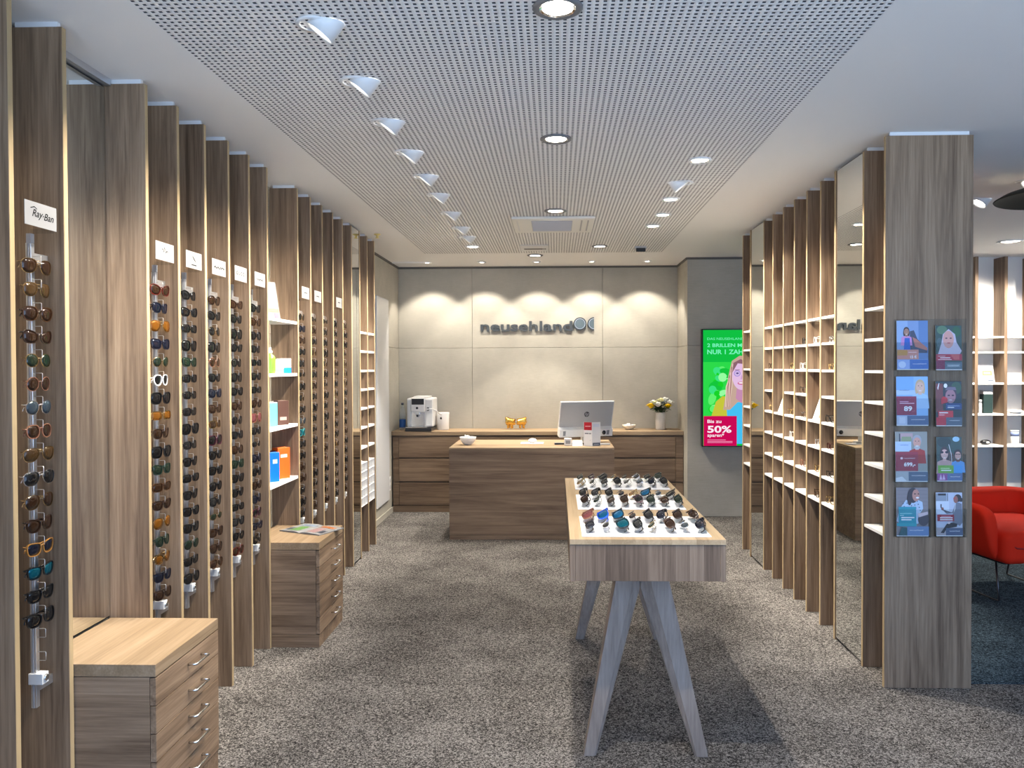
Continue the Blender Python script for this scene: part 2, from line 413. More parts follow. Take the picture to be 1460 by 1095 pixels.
# ------------------------------------------------------------------ ceiling lights
def spot(parent, loc, aim, watts, angle, blend=.35, size=.03, color=WARM):
    l = bpy.data.lights.new('lamp', 'SPOT'); l.energy = watts; l.color = color; l.spot_size = math.radians(angle); l.spot_blend = blend
    l.shadow_soft_size = size
    o = bpy.data.objects.new('lamp', l); COL.objects.link(o); o.parent = parent; o.location = loc
    o.rotation_euler = Vector(aim).to_track_quat('-Z', 'Y').to_euler(); return o
glow = emis('lamp_glow', (1, .95, .86, 1), 14)
glow_soft = emis('lamp_glow_soft', (1, .97, .92, 1), 3.0)
ring_grey = mat('grey_lamp_ring', (.20, .20, .21), .45, .3)
shell_white = mat('white_lamp_shell', (.78, .79, .80), .4)
refl = mat('lamp_reflector', (.9, .9, .9), .12, 1)
def eyeball(x, y, side, label, watts, angle, beam=None):
    """projecting swivel spot: a snoot leaning to side, its mouth low on the other side"""
    t = thing('eyeball_spotlight', (x, y, ZC), label, 'ceiling light', 'swivelling ceiling spotlights')
    MB().lathe([(.050, -.001), (.066, -.001), (.066, -.005), (.052, -.006)], shell_white, 32, caps=False).build('trim_ring', t)
    ax = Vector((side * .60, 0, -.80)).normalized(); r = .050
    e1 = Vector((0, 1, 0)); e2 = ax.cross(e1).normalized()
    c0 = Vector((side * -.012, 0, -.031))
    n = 32; mo = []; to = []; inn = []; dee = []
    for i in range(n):
        a = 2 * PI * i / n; p = c0 + (e1 * math.cos(a) + e2 * math.sin(a)) * r
        q = c0 + (e1 * math.cos(a) + e2 * math.sin(a)) * (r - .003)
        k = (-.0005 - p.z) / -ax.z; to.append(p - ax * max(k, .0)); mo.append(p); inn.append(q); dee.append(q * 0 + c0 - ax * .02 + (e1 * math.cos(a) + e2 * math.sin(a)) * (r - .012))
    v = to + mo + inn + dee; fs = []
    for j in range(3):
        for i in range(n):
            k = (i + 1) % n; fs.append((j * n + i, j * n + k, (j + 1) * n + k, (j + 1) * n + i))
    MB().add(v, fs, shell_white, True).build('snoot', t)
    dd = [p - ax * 0.0 for p in dee]
    MB().add(dd, [list(range(n))], glow).build('lens', t)
    spot(t, c0 + ax * .012, beam or ax, watts, angle, .9)
    return t
YS_L = [2.565, 3.086, 3.60, 4.11, 4.63, 5.13, 5.74, 6.35, 6.80]
for i, y in enumerate(YS_L):
    eyeball(-.797, y, -1, f'white swivel ceiling spotlight aimed at the chest side, {ORD[i]} from the shop front', P_LEFT, 73, (-.62, 0, -.785))
eyeball(.795, 4.857, 1, 'white swivel spotlight projecting from perforated ceiling above the brochure column side', P_RIGHT, 72)
def downlight(name, x, y, label, watts, angle, rad=.05, ring=shell_white, aim=(0, 0, -1), group='recessed ceiling downlights', soft=False, w=.018):
    t = thing(name, (x, y, ZC), label, 'ceiling light', group)
    MB().lathe([(rad, -.001), (rad + w, -.001), (rad + w, -.006), (rad + w * .5, -.012), (rad, -.008)], ring, 36, caps=False).build('trim_ring', t)
    MB().lathe([(rad, -.009), (rad * .86, -.005)], refl, 36, caps=False).build('reflector', t)
    MB().lathe([(0.0001, -.0045), (rad * .88, -.0045)], glow_soft if soft else glow, 36, caps=False).build('lens', t)
    spot(t, (0, 0, -.02), aim, watts, angle)
    return t
for i, (x, y) in enumerate([(.008, 2.47), (.003, 3.889), (-.002, 5.682), (-.213, 7.948)]):
    lab = ['large grey-ringed downlight in the perforated ceiling, first of the middle row', 'grey-ringed downlight in the perforated ceiling above the display table',
           'grey-ringed downlight beside the ceiling air conditioner', 'grey-ringed downlight between air vent and the wall lights'][i]
    downlight('downlight', x, y, lab, P_DOWN, 86, .058 if i < 2 else .06, ring_grey, w=.022)
downlight('downlight', -.15, 1.9, 'grey-ringed downlight overhead, outside the picture at the shop front', 95, 84, .058, ring_grey)
for i, (x, y) in enumerate([(.80, 4.317), (.786, 5.323), (.807, 5.862), (.792, 6.327)]):
    downlight('downlight', x, y, f'flush white-rimmed spotlight aimed at cubby shelving, {["first", "second", "third", "fourth"][i]} from the shop front', P_RIGHT, 72, .052, aim=(.62, 0, -.785), w=.012)
downlight('downlight', .417, 7.375, 'flush bright spotlight above the computer end of reception desk', P_DESK, 80, .058, ring_grey)
downlight('downlight', -.79, 7.337, 'flush bright spotlight above the candy bowl end of reception desk', P_DESK, 80, .058, shell_white)
for i, x in enumerate([-1.409, -.811, -.211, .393, .995]):
    downlight('wall_washer', x, 8.44, f'small wall-washing downlight close to the logo wall, {ORD[i]} counted from coffee machine', P_WASH, 92, .036, aim=(0, .22, -1), group='small downlights along the logo wall', w=.012)
for i, (x, y, s) in enumerate([(2.93, 4.90, -1), (2.913, 5.436, -1)]):
    eyeball(x, y, s, ['white swivel spotlight above the dark pendant lampshade', 'small white swivel spotlight peeking out beside the brochure column top'][i], P_LOUNGE, 80)
downlight('downlight', 4.203, 7.268, 'round white downlight in ceiling before lounge shelves', P_LOUNGE, 100, .09, soft=True, w=.02)
for i, x in enumerate((4.5, 5.3)):   # lamps outside the picture that light the lounge shelves
    downlight('downlight', x, 7.15, ['round white spotlight aimed at lounge shelves, outside the picture, chair side', 'round white spotlight aimed at lounge shelves, outside the picture, outer side'][i], P_LOUNGE, 86, .06, aim=(-.1, .62, -.78), group='lounge spotlights outside the picture')
# pendant
t = thing('pendant_lamp', (2.90, 4.5, 2.55), 'wide dark shallow pendant lampshade hanging over the lounge', 'pendant lamp')
MB().lathe([(.345, 0), (.35, .006), (.30, .035), (.20, .065), (.08, .09), (.03, .12), (.03, .13), (.0005, .13)], mat('shade_bronze', (.035, .032, .022), .5), 56, caps=False).lathe(
    [(.345, 0), (.29, .028), (.19, .055), (.06, .07), (.0005, .07)], mat('shade_inner', (.030, .027, .016), .7), 56, caps=False).build('lamp_shade', t)
MB().tube([(0, 0, .12), (0, 0, .192)], .006, black).build('cord', t)
# air conditioner, vent, sensor, sprinkler
t = thing('air_conditioner', (-.02, 6.2, ZC), 'white cassette air conditioner recessed in the perforated ceiling', 'air conditioner')
MB().box(-.32, .32, -.31, .31, -.022, -.0005, mat('ac_white', (.72, .71, .67), .5)).build('frame', t, bevel=.008)
b = MB().box(-.17, .15, -.23, .20, -.026, -.0215, mat('ac_grille', (.42, .42, .45), .5))
for i in range(16): b.box(-.165, .145, -.225 + i * .027, -.218 + i * .027, -.029, -.0255, mat('ac_grille_rib', (.50, .50, .53), .5))
b.build('intake_grille', t)
for x in (-.285, .215, .265): MB().box(x, x + .012, -.24, .22, -.0235, -.0215, mid_pl if x > 0 else grey_pl).build('air_slot', t)
for x, y in ((-.16, -.27), (.14, -.27), (-.15, .25)): MB().lathe([(.0001, -.0245), (.008, -.0245), (.008, -.0215)], mid_pl, 10, caps=False).build('screw', t)
t = thing('ceiling_vent', (-.205, 7.43, ZC), 'small white slotted air vent behind the ceiling air conditioner', 'vent')
MB().box(-.135, .135, -.17, .17, -.012, -.0005, grey_pl).build('frame', t, bevel=.003)
MB().box(-.10, .08, .0, .05, -.0135, -.0115, black_soft).box(.085, .095, 0, .05, -.0135, -.0115, black_soft).box(.10, .11, 0, .05, -.0135, -.0115, black_soft).build('slot', t)
t = thing('motion_sensor', (.81, 7.44, ZC), 'small grey box sensor with black face on the ceiling near the logo wall', 'sensor')
MB().box(-.055, .055, -.04, .05, -.03, -.0005, grey_pl).build('housing', t, bevel=.004)
MB().box(-.045, .045, -.05, -.039, -.055, -.018, black).build('sensor_face', t, bevel=.004)
t = thing('sprinkler', (-1.536, 6.62, ZC), 'tiny yellowish sprinkler head on the plain ceiling strip above the chest side', 'sprinkler')
MB().lathe([(.028, -.001), (.03, -.006), (.012, -.012), (.010, -.03), (.018, -.032), (.018, -.035), (.0005, -.036)], mat('brass_pale', (.75, .62, .25), .35, .6), 20).build('head', t)

# ------------------------------------------------------------------ panels along the chest side
FB = -1.800
def upright(mb, x0, x1, yf, m=None): mb.box(x0, x1, yf - FT, yf, 0, ZF, m or wz); return mb
panel_names = {-3: 'oak partition panel at the shop front, beyond the picture edge', -2: 'oak partition panel second before the signed sunglasses panel', -1: 'oak partition panel just before the handwritten-sign sunglasses panel',
    0: 'oak partition panel carrying the handwritten-sign sunglasses rod beside the front chest', 2: 'bare oak partition panel reflected in the tall mirror behind front chest',
    3: 'oak partition panel carrying first sunglasses rod behind the front chest', 4: 'oak partition panel carrying the rod under the feather sign',
    5: 'oak partition panel carrying third sunglasses rod behind the front chest', 6: 'oak partition panel carrying the rod under the block-letter sign',
    10: 'oak partition panel carrying first sunglasses rod beyond the product shelves', 11: 'oak partition panel carrying second sunglasses rod beyond the product shelves',
    12: 'oak partition panel carrying the rod without a sign beyond the product shelves', 13: 'oak partition panel carrying fourth sunglasses rod beyond the product shelves',
    14: 'oak partition panel with sunglasses rod just before the slim far mirror'}
def spacer(x0, x1, y, parent, loc): 
    return MB().box(x0, x1, y - FT + .003, y - .003, ZF, ZC, spacer_m).build('ceiling_spacer', parent)
for k, lab in panel_names.items():
    t = thing('partition_panel', (XL - .086, yk(k), 0), lab, 'partition', 'oak partition panels on the chest side')
    MB().box(FB - XL + .086, .086, -FT, 0, 0, ZF, wz).build('board', t, bevel=.0015)
    MB().box(FB - XL + .1, .07, -FT + .003, -.003, ZF, ZC, spacer_m).build('ceiling_spacer', t)
    MB().box(.086, .0868, -FT + .001, -.001, .001, ZF - .001, band_m).build('edge_band', t)
# product shelves unit: two uprights with four shelves
def shelf_unit(label, uprights, x0, x1, shelves, back, front_left, group=None, name='shelving_unit', spc=None, tops=None):
    t = thing(name, ((x0 + x1) / 2, uprights[0], 0), label, 'shelving', group)
    ox, oy = -(x0 + x1) / 2, -uprights[0]
    for i, y in enumerate(uprights):
        xa, xb = x0, x1
        MB().box(xa + ox, xb + ox, y - FT + oy, y + oy, 0, ZF, wz).build('upright', t, bevel=.0015)
        MB().box(xb + ox, xb + ox + .0008, y - FT + oy + .001, y + oy - .001, .001, ZF - .001, band_m).build('edge_band', t)
        MB().box(xa + ox + .02, xb + ox - .02, y - FT + oy + .003, y + oy - .003, ZF, ZC, spacer_m).build('ceiling_spacer', t)
    for (ya, yb, z) in shelves:
        sx0, sx1 = (x0 + (.004 if front_left else .012), x1 - (.012 if front_left else .004))
        MB().box(sx0 + ox, sx1 + ox, ya + oy + .0005, yb + oy - .0005, z - .018, z, white).build('shelf', t, bevel=.001)
    if back is not None:
        MB().box(back[0] + ox, back[1] + ox, uprights[0] - FT + oy if len(back) < 4 else back[2] + oy, uprights[-1] + oy if len(back) < 4 else back[3] + oy, 0, ZF - .002, wz).build('back_panel', t)
    return t
GH = [1.885, 1.561, 1.245, .915]
shelf_unit('open oak product shelves with four white boards above the low chest', [yk(7), yk(9)], FB, XL, [(yk(7), yk(9) - FT, z) for z in GH], None, False)
ROWS = [1.896, 1.737, 1.573, 1.413, 1.253, 1.091, .923, .762]
shelf_unit('slim oak shelving beside the white wall door with small white boards', [yk(15), yk(16), yk(17)], FB, XL,
           [(yk(a), yk(a + 1) - FT, z) for a in (15, 16) for z in ROWS[:7]], None, False)
# mirrors on the chest side
def mirror(name, x, y0, y1, z0, z1, facing, label):
    t = thing(name, (x, (y0 + y1) / 2, z0), label, 'mirror')
    h = (y1 - y0) / 2 - .001
    s = .002 * facing
    MB().box(min(0, -3 * s), max(0, -3 * s), -h, h, 0, z1 - z0, black_soft).build('backing', t)
    MB().box(min(.0002 * facing, s), max(.0002 * facing, s), -h + .001, h - .001, .006, z1 - z0 - .004, mirror_m).build('glass', t)
    return t
t = mirror('wall_mirror', -1.790, yk(0) + .001, yk(2) - FT - .001, .602, ZF - .01, 1, 'tall wall mirror above the front chest reflecting an oak panel')
MB().box(-.004, .03, -(yk(2) - FT - yk(0)) / 2 + .003, (yk(2) - FT - yk(0)) / 2 - .003, ZF - .611, ZC - .603, alu).build('top_rail', t)
mirror('wall_mirror', XL - .004, yk(14) + .001, yk(15) - FT - .001, .01, ZF, 1, 'slim floor-length mirror on the chest side before the far shelves')

# chests of drawers
def chest(y0, y1, label):
    t = thing('chest_of_drawers', (-1.57, (y0 + y1) / 2, 0), label, 'chest of drawers', 'low oak chests of drawers')
    h = (y1 - y0) / 2; x0, x1 = -.215, .220
    MB().box(x0, x1 - .022, -h + .001, h - .001, .074, .556, wx).build('body', t, bevel=.001)
    MB().box(x0, x1, -h, h, .558, .600, wtopy).build('top', t, bevel=.0015)
    MB().box(x0, x1 - .004, -h + .001, h - .001, 0, .072, wx).build('plinth', t, bevel=.001)
    dz = (.555 - .076) / 5
    for i in range(5):
        z = .076 + dz * i
        d = MB().box(x1 - .020, x1, -h + .001, h - .001, z + .0015, z + dz - .0015, wy).build('drawer', t, bevel=.001)
        zc = z + dz * .56; r = .0045
        MB().tube([(x1, -.012, zc), (x1 + .026, -.012, zc), (x1 + .030, -.010, zc), (x1 + .030, .088, zc), (x1 + .026, .09, zc), (x1, .09, zc)], r, chrome, 8).build('handle', d)
    return t
chest(yk(0) + .006, yk(2) - FT - .004, 'low oak chest of drawers with bare top under the tall mirror at the front')
chest(yk(7) + .006, yk(9) - FT - .004, 'low oak chest of drawers with a magazine on top under the product shelves')

# ------------------------------------------------------------------ eyewear
def outline(st):
    n = 28; w, h, e, tap, lift, drop = st['w'], st['h'], st['e'], st.get('tap', 0), st.get('lift', 0), st.get('drop', 0)
    out = []
    for i in range(n):
        a = 2 * PI * i / n; cc, ss = math.cos(a), math.sin(a)
        y = w * math.copysign(abs(cc) ** (2 / e), cc); z = h * math.copysign(abs(ss) ** (2 / e), ss)
        y *= 1 + tap * z / h
        if z > 0: z += lift * (y / w) * (z / h)
        else: y += drop * (z / h) * -1 * (.5)
        out.append((y, z))
    return out
STY = {
    'round': dict(w=.0245, h=.023, e=2.1, t=.0016, met=True, adj='round'),
    'aviator': dict(w=.029, h=.0245, e=2.4, tap=.14, t=.0011, drop=.008, met=True, adj='aviator'),
    'wayfarer': dict(w=.027, h=.0205, e=3.2, tap=.14, lift=.003, t=.0032, met=False, adj='square'),
    'cateye': dict(w=.028, h=.021, e=2.6, tap=.10, lift=.007, t=.0028, met=False, adj='cat-eye'),
    'panto': dict(w=.0255, h=.0225, e=2.4, tap=.10, t=.0026, met=False, adj='rounded'),
    'oversize': dict(w=.031, h=.0255, e=2.7, tap=.06, t=.0028, met=False, adj='oversized'),
    'sport': dict(w=.031, h=.018, e=2.7, tap=.06, lift=.003, t=.0020, met=False, adj='wraparound'),
    'rect': dict(w=.0275, h=.018, e=3.6, t=.0026, met=False, adj='rectangular'),
    'oval': dict(w=.026, h=.0155, e=2.1, t=.0012, met=True, adj='oval'),
    'shield': dict(w=.034, h=.025, e=2.8, tap=.10, lift=.002, t=.0022, met=False, adj='large shield'),
}
GM = {}
def curve_x(y, st): return -(2.2 if st['adj'] in ('wraparound', 'large shield') else 1.0) * y * y / .55
def glass_mesh(style, kind, folded=True, side=1):
    key = (style, kind, folded, side)
    if key in GM: return GM[key]
    st = STY[style]; o = outline(st); n = len(o); m = MB(); ph = black
    t = st['t']; cy = st['w'] + (.0085 if not st['adj'] == 'large shield' else .001)
    hx = lambda y, dx=0: curve_x(y, st) + dx
    if kind == 'lens':
        fr = [(hx(side * (cy + y), .0006), side * (cy + y), z) for y, z in o]; bk = [(a - .0016, b, c) for a, b, c in fr]
        mid = (hx(side * cy) + .0022, side * cy, 0)
        ring2 = [((a + mid[0] * 1.0) / 2 + .0007, (b + mid[1]) / 2, c / 2) for a, b, c in fr]
        v = fr + ring2 + [mid] + bk
        fs = []
        for i in range(n):
            k = (i + 1) % n
            f4 = [i, k, n + k, n + i]; f3 = [n + i, n + k, 2 * n]; f5 = [k, i, 2 * n + 1 + i, 2 * n + 1 + k]
            fs += [f4, f3, f5] if side > 0 else [f4[::-1], f3[::-1], f5[::-1]]
        b = [2 * n + 1 + i for i in range(n)]; fs.append(b[::-1] if side > 0 else b)
        m.add(v, fs, ph, True)
    elif kind == 'frame':
        d = .0016 if st['met'] else .0038
        for s in (1, -1):
            v = []
            for i in range(n):
                y, z = o[i]; ya, za = o[i - 1]; yb, zb = o[(i + 1) % n]
                tn = Vector((yb - ya, zb - za)).normalized(); nn = Vector((tn.y, -tn.x)) 
                for off, dx in ((-.0004, d * .6), (t, d * .6), (t, -d * .7), (-.0004, -d * .7)):
                    q = Vector((y, z)) + nn * off
                    v.append((hx(s * (cy + q.x), dx), s * (cy + q.x), q.y))
            fs = []
            for i in range(n):
                k = (i + 1) % n
                for j in range(4):
                    l = (j + 1) % 4; f = [i * 4 + j, i * 4 + l, k * 4 + l, k * 4 + j]
                    fs.append(f if s > 0 else f[::-1])
            m.add(v, fs, ph, not st['met'] and False)
        zb = st['h'] * (.42 if not st['met'] else .35); yb = cy - st['w'] + .001
        if st['adj'] != 'large shield':
            m.tube([(.001, -yb - .001, zb - .001), (.002, -yb * .5, zb + .002), (.0022, 0, zb + .003), (.002, yb * .5, zb + .002), (.001, yb + .001, zb - .001)], .0010 if st['met'] else .0022, ph, 6)
            if style == 'aviator':
                m.tube([(.001, -yb - .004, zb + .0105), (.001, 0, zb + .0115), (.001, yb + .004, zb + .0105)], .0009, ph, 6)
        for s in (1, -1):
            ye = cy + st['w']; ze = st['h'] * .45 + st.get('lift', 0)
            m.tube([(hx(ye), s * (ye - .001), ze), (hx(ye) - .003, s * (ye + .003), ze), (hx(ye) - .008, s * (ye + .0035), ze)], .0012 if st['met'] else .0024, ph, 6)
    elif kind == 'temple':
        ye = cy + st['w'] + .003; ze = st['h'] * .45 + st.get('lift', 0); x = hx(ye) - .008
        r = .0010 if st['met'] else .0024; sq = (.55, 1.0) if not st['met'] else (1, 1)
        if folded:
            q = -.004 if side > 0 else -.008
            m.tube([(x, side * ye, ze), (x - .003 + q, side * (ye - .006), ze - .0005), (x - .004 + q, -side * ye * .45, ze - .005), (x - .003 + q, -side * ye * .80, ze - .012), (x - .001 + q, -side * ye * .92, ze - .022)], r, ph, 6, (1, 1))
        else:
            m.tube([(x, side * ye, ze), (x - .05, side * (ye + .002), ze), (x - .092, side * (ye - .001), ze - .001), (x - .112, side * (ye - .004), ze - .010), (x - .130, side * (ye - .007), ze - .026)], [r, r, r, r * 1.2, r * 1.3], ph, 6, (1, 1))
    me = m.mesh('eyewear_' + kind); GM[key] = me
    return me
WHOLE = {}
def place(name, me, parent, mt):
    o = bpy.data.objects.new(name, me); COL.objects.link(o); o.parent = parent
    o.material_slots[0].link = 'OBJECT'; o.material_slots[0].material = mt
    return o
def glasses(style, fm, lm, loc, rot, label, group, folded=True, parts=True, scale=1.0, name='sunglasses', cat='sunglasses'):
    if parts:
        t = thing(name, loc, label, cat, group, rot)
        place('frame', glass_mesh(style, 'frame'), t, fm)
        for s in (1, -1): place('lens', glass_mesh(style, 'lens', side=s), t, lm)
        for s in (1, -1): place('temple', glass_mesh(style, 'temple', folded, s), t, fm)
    else:
        key = (style, folded)
        if key not in WHOLE:
            b = MB(); A, B = black, paperw
            for me, mm in ((glass_mesh(style, 'frame'), A), (glass_mesh(style, 'temple', folded, 1), A), (glass_mesh(style, 'temple', folded, -1), A), (glass_mesh(style, 'lens', side=1), B), (glass_mesh(style, 'lens', side=-1), B)):
                b.add([tuple(v.co) for v in me.vertices], [list(p.vertices) for p in me.polygons], mm, mm is B)
            WHOLE[key] = b.mesh('eyewear_whole')
        t = bpy.data.objects.new(name, WHOLE[key]); COL.objects.link(t); t.location = loc; t.rotation_euler = rot or (0, 0, 0)
        for i, mm in enumerate((fm, lm)): t.material_slots[i].link = 'OBJECT'; t.material_slots[i].material = mm
        tag(t, label, cat, group)
    t.scale = (scale,) * 3
    return t
f_black = mat('frame_black', (.010, .010, .011), .18, coat=.3)
f_gold = mat('frame_gold', (.60, .42, .20), .25, 1)
f_silver = mat('frame_silver', (.70, .70, .72), .22, 1)
f_tort = mat('frame_tortoise', (.045, .019, .008), .2, coat=.3)
f_brown = mat('frame_brown', (.026, .013, .009), .2, coat=.3)
f_red = mat('frame_red', (.075, .010, .007), .2, coat=.3)
f_white = mat('frame_white', (.85, .85, .83), .3)
f_amber = mat('frame_amber', (.30, .14, .035), .2, coat=.3)
f_rose = mat('frame_rose', (.26, .12, .075), .25, .3)
f_navy = mat('frame_navy', (.007, .008, .018), .2, coat=.3)
f_clear = mat('frame_pale_clear', (.60, .58, .55), .15, coat=.2)
f_blue = mat('frame_bright_blue', (.01, .08, .62), .25, coat=.3)
f_green = mat('frame_dark_green', (.009, .022, .017), .25, coat=.3)
f_plum = mat('frame_plum', (.06, .015, .028), .2, coat=.3)
f_teal = mat('frame_teal', (.02, .25, .26), .25)
l_dark = lens_mat('lens_dark', (.010, .010, .011), .06)
l_brown = lens_mat('lens_brown', (.040, .019, .010), .10)
l_lbrown = lens_mat('lens_light_brown', (.10, .055, .022), .22)
l_green = lens_mat('lens_green', (.014, .028, .017), .1)
l_gblue = lens_mat('lens_grey_blue', (.07, .10, .13), .3)
l_amber = lens_mat('lens_amber', (.34, .125, .012), .12, .08, .4)
l_blue = lens_mat('lens_navy', (.008, .011, .026), .1)
l_teal = lens_mat('lens_teal_mirror', (.01, .22, .32), .1, .06, .6)
l_rose = lens_mat('lens_rose', (.32, .10, .11), .35)
l_grey = lens_mat('lens_grey', (.03, .031, .033), .15)
l_sky = lens_mat('lens_blue_mirror', (.02, .25, .55), .08, .06, .6)
l_none = acrylic
CLR = {'black': (f_black, l_dark), 'gold brown': (f_gold, l_brown), 'gold light-brown': (f_gold, l_lbrown), 'tortoise': (f_tort, l_brown), 'dark brown': (f_brown, l_brown),
       'gold green': (f_gold, l_green), 'silver grey-blue': (f_silver, l_gblue), 'rose-brown': (f_rose, l_brown), 'silver black': (f_silver, l_dark), 'amber blue': (f_amber, l_blue),
       'black teal': (f_black, l_teal), 'red-brown': (f_red, l_brown), 'navy': (f_navy, l_blue), 'gold amber': (f_gold, l_amber), 'white': (f_white, l_dark), 'black amber': (f_tort, l_brown),
       'dark green': (f_green, l_green), 'black grey': (f_black, l_grey), 'plum': (f_plum, l_dark), 'pale rose': (f_rose, l_rose), 'gold black': (f_gold, l_dark), 'teal': (f_teal, l_teal),
       'bright blue': (f_blue, l_sky), 'pale clear': (f_clear, l_grey), 'black blue-mirror': (f_black, l_sky)}
B = 'black'
ROD = {
 0: [('aviator', 'gold brown'), ('aviator', 'gold light-brown'), ('panto', 'tortoise'), ('cateye', 'dark brown'), ('round', 'gold green'), ('round', 'rose-brown'), ('round', 'silver grey-blue'), ('panto', 'rose-brown'),
     ('aviator', 'gold light-brown'), ('aviator', 'silver black'), ('aviator', 'gold brown'), ('cateye', 'dark brown'), ('wayfarer', 'amber blue'), ('wayfarer', 'black teal'), ('wayfarer', B), ('cateye', B)],
 3: [('cateye', 'red-brown'), ('wayfarer', 'navy'), ('aviator', 'gold amber'), ('wayfarer', 'navy'), ('round', 'gold green'), ('panto', 'white'), ('oversize', B), ('rect', 'gold amber'), ('wayfarer', 'dark brown'),
     ('oversize', B), ('wayfarer', 'dark green'), ('rect', 'black amber'), ('wayfarer', 'dark brown'), ('aviator', 'gold amber'), ('panto', 'dark green'), ('cateye', 'gold amber'), ('wayfarer', 'navy'), ('wayfarer', 'dark brown')],
 4: [('cateye', B), ('cateye', B), ('rect', B), ('oversize', B), ('wayfarer', 'dark green'), ('rect', B), ('rect', B), ('rect', B), ('oversize', B), ('rect', B), ('wayfarer', B), ('rect', B), ('wayfarer', B), ('wayfarer', B),
     ('wayfarer', B), ('round', 'dark green'), ('rect', B), ('panto', B)],
 5: [('panto', 'dark brown'), ('cateye', B), ('round', 'gold black'), ('oversize', B), ('round', 'rose-brown'), ('wayfarer', B), ('cateye', 'navy'), ('wayfarer', 'dark brown'), ('rect', 'gold brown'), ('oversize', 'plum'), ('cateye', B),
     ('wayfarer', B), ('panto', B), ('cateye', 'black grey'), ('oval', 'gold green'), ('wayfarer', 'dark brown'), ('panto', 'dark brown'), ('panto', 'tortoise')],
 6: [('cateye', 'dark brown'), ('cateye', B), ('oversize', B), ('wayfarer', B), ('panto', B), ('oversize', B), ('cateye', B), ('wayfarer', 'dark brown'), ('round', B), ('wayfarer', B), ('panto', 'dark brown'), ('wayfarer', 'dark green'),
     ('wayfarer', B), ('cateye', B), ('rect', B), ('wayfarer', 'black grey'), ('panto', B), ('panto', 'red-brown')],
 7: [('cateye', B), ('cateye', 'dark brown'), ('panto', B), ('wayfarer', B), ('rect', B), ('wayfarer', B), ('rect', B), ('panto', 'dark brown'), ('oversize', 'pale rose'), ('wayfarer', B), ('oval', B), ('cateye', 'navy'), ('panto', B),
     ('wayfarer', 'dark brown'), ('cateye', 'navy'), ('panto', 'plum'), ('wayfarer', 'navy'), ('cateye', B)],
}
cyc = [('wayfarer', B), ('panto', B), ('cateye', B), ('oversize', B), ('rect', 'dark brown'), ('round', 'gold black'), ('cateye', 'dark brown'), ('wayfarer', 'black grey'), ('oval', B)]
special = {(10, 1): ('wayfarer', 'navy'), (10, 9): ('round', 'silver grey-blue'), (10, 10): ('cateye', 'teal'), (11, 3): ('round', 'gold brown'), (12, 13): ('round', 'rose-brown'), (13, 12): ('rect', 'gold brown')}
for k in (10, 11, 12, 13, 14):
    ROD[k] = [special.get((k, i), random.choice(cyc)) for i in range(18)]
ROD_AT = {0: 'rod under the handwritten sign', 3: 'first rod behind the front mirror', 4: 'rod under the feather sign', 5: 'third rod behind the front mirror', 6: 'rod under the block-letter sign',
          7: 'rod just before the product shelves', 10: 'first rod beyond product shelves', 11: 'second rod beyond product shelves', 12: 'signless rod beyond product shelves', 13: 'fourth rod beyond product shelves', 14: 'last rod before the slim mirror'}
rod_lab = {0: 'aluminium display rod with two empty hooks under the handwritten sign'}
lock_m = mat('lock_plastic', (.62, .63, .62), .35)
wire = mat('hook_wire', (.62, .60, .57), .3, .9)
PITCH = .0752
def squiggle(p, u, v, w, h, m, n, thick, seed):
    r = random.Random(seed); pts = []
    for i in range(n): pts.append((u + w * i / (n - 1), v + h * (r.random() - .5) * (1 if i % 2 else -1)))
    p.line(pts, thick, m)
sign_txt = {0: None, 3: None, 4: None, 5: None, 6: None, 7: None, 10: None, 11: None, 13: None}
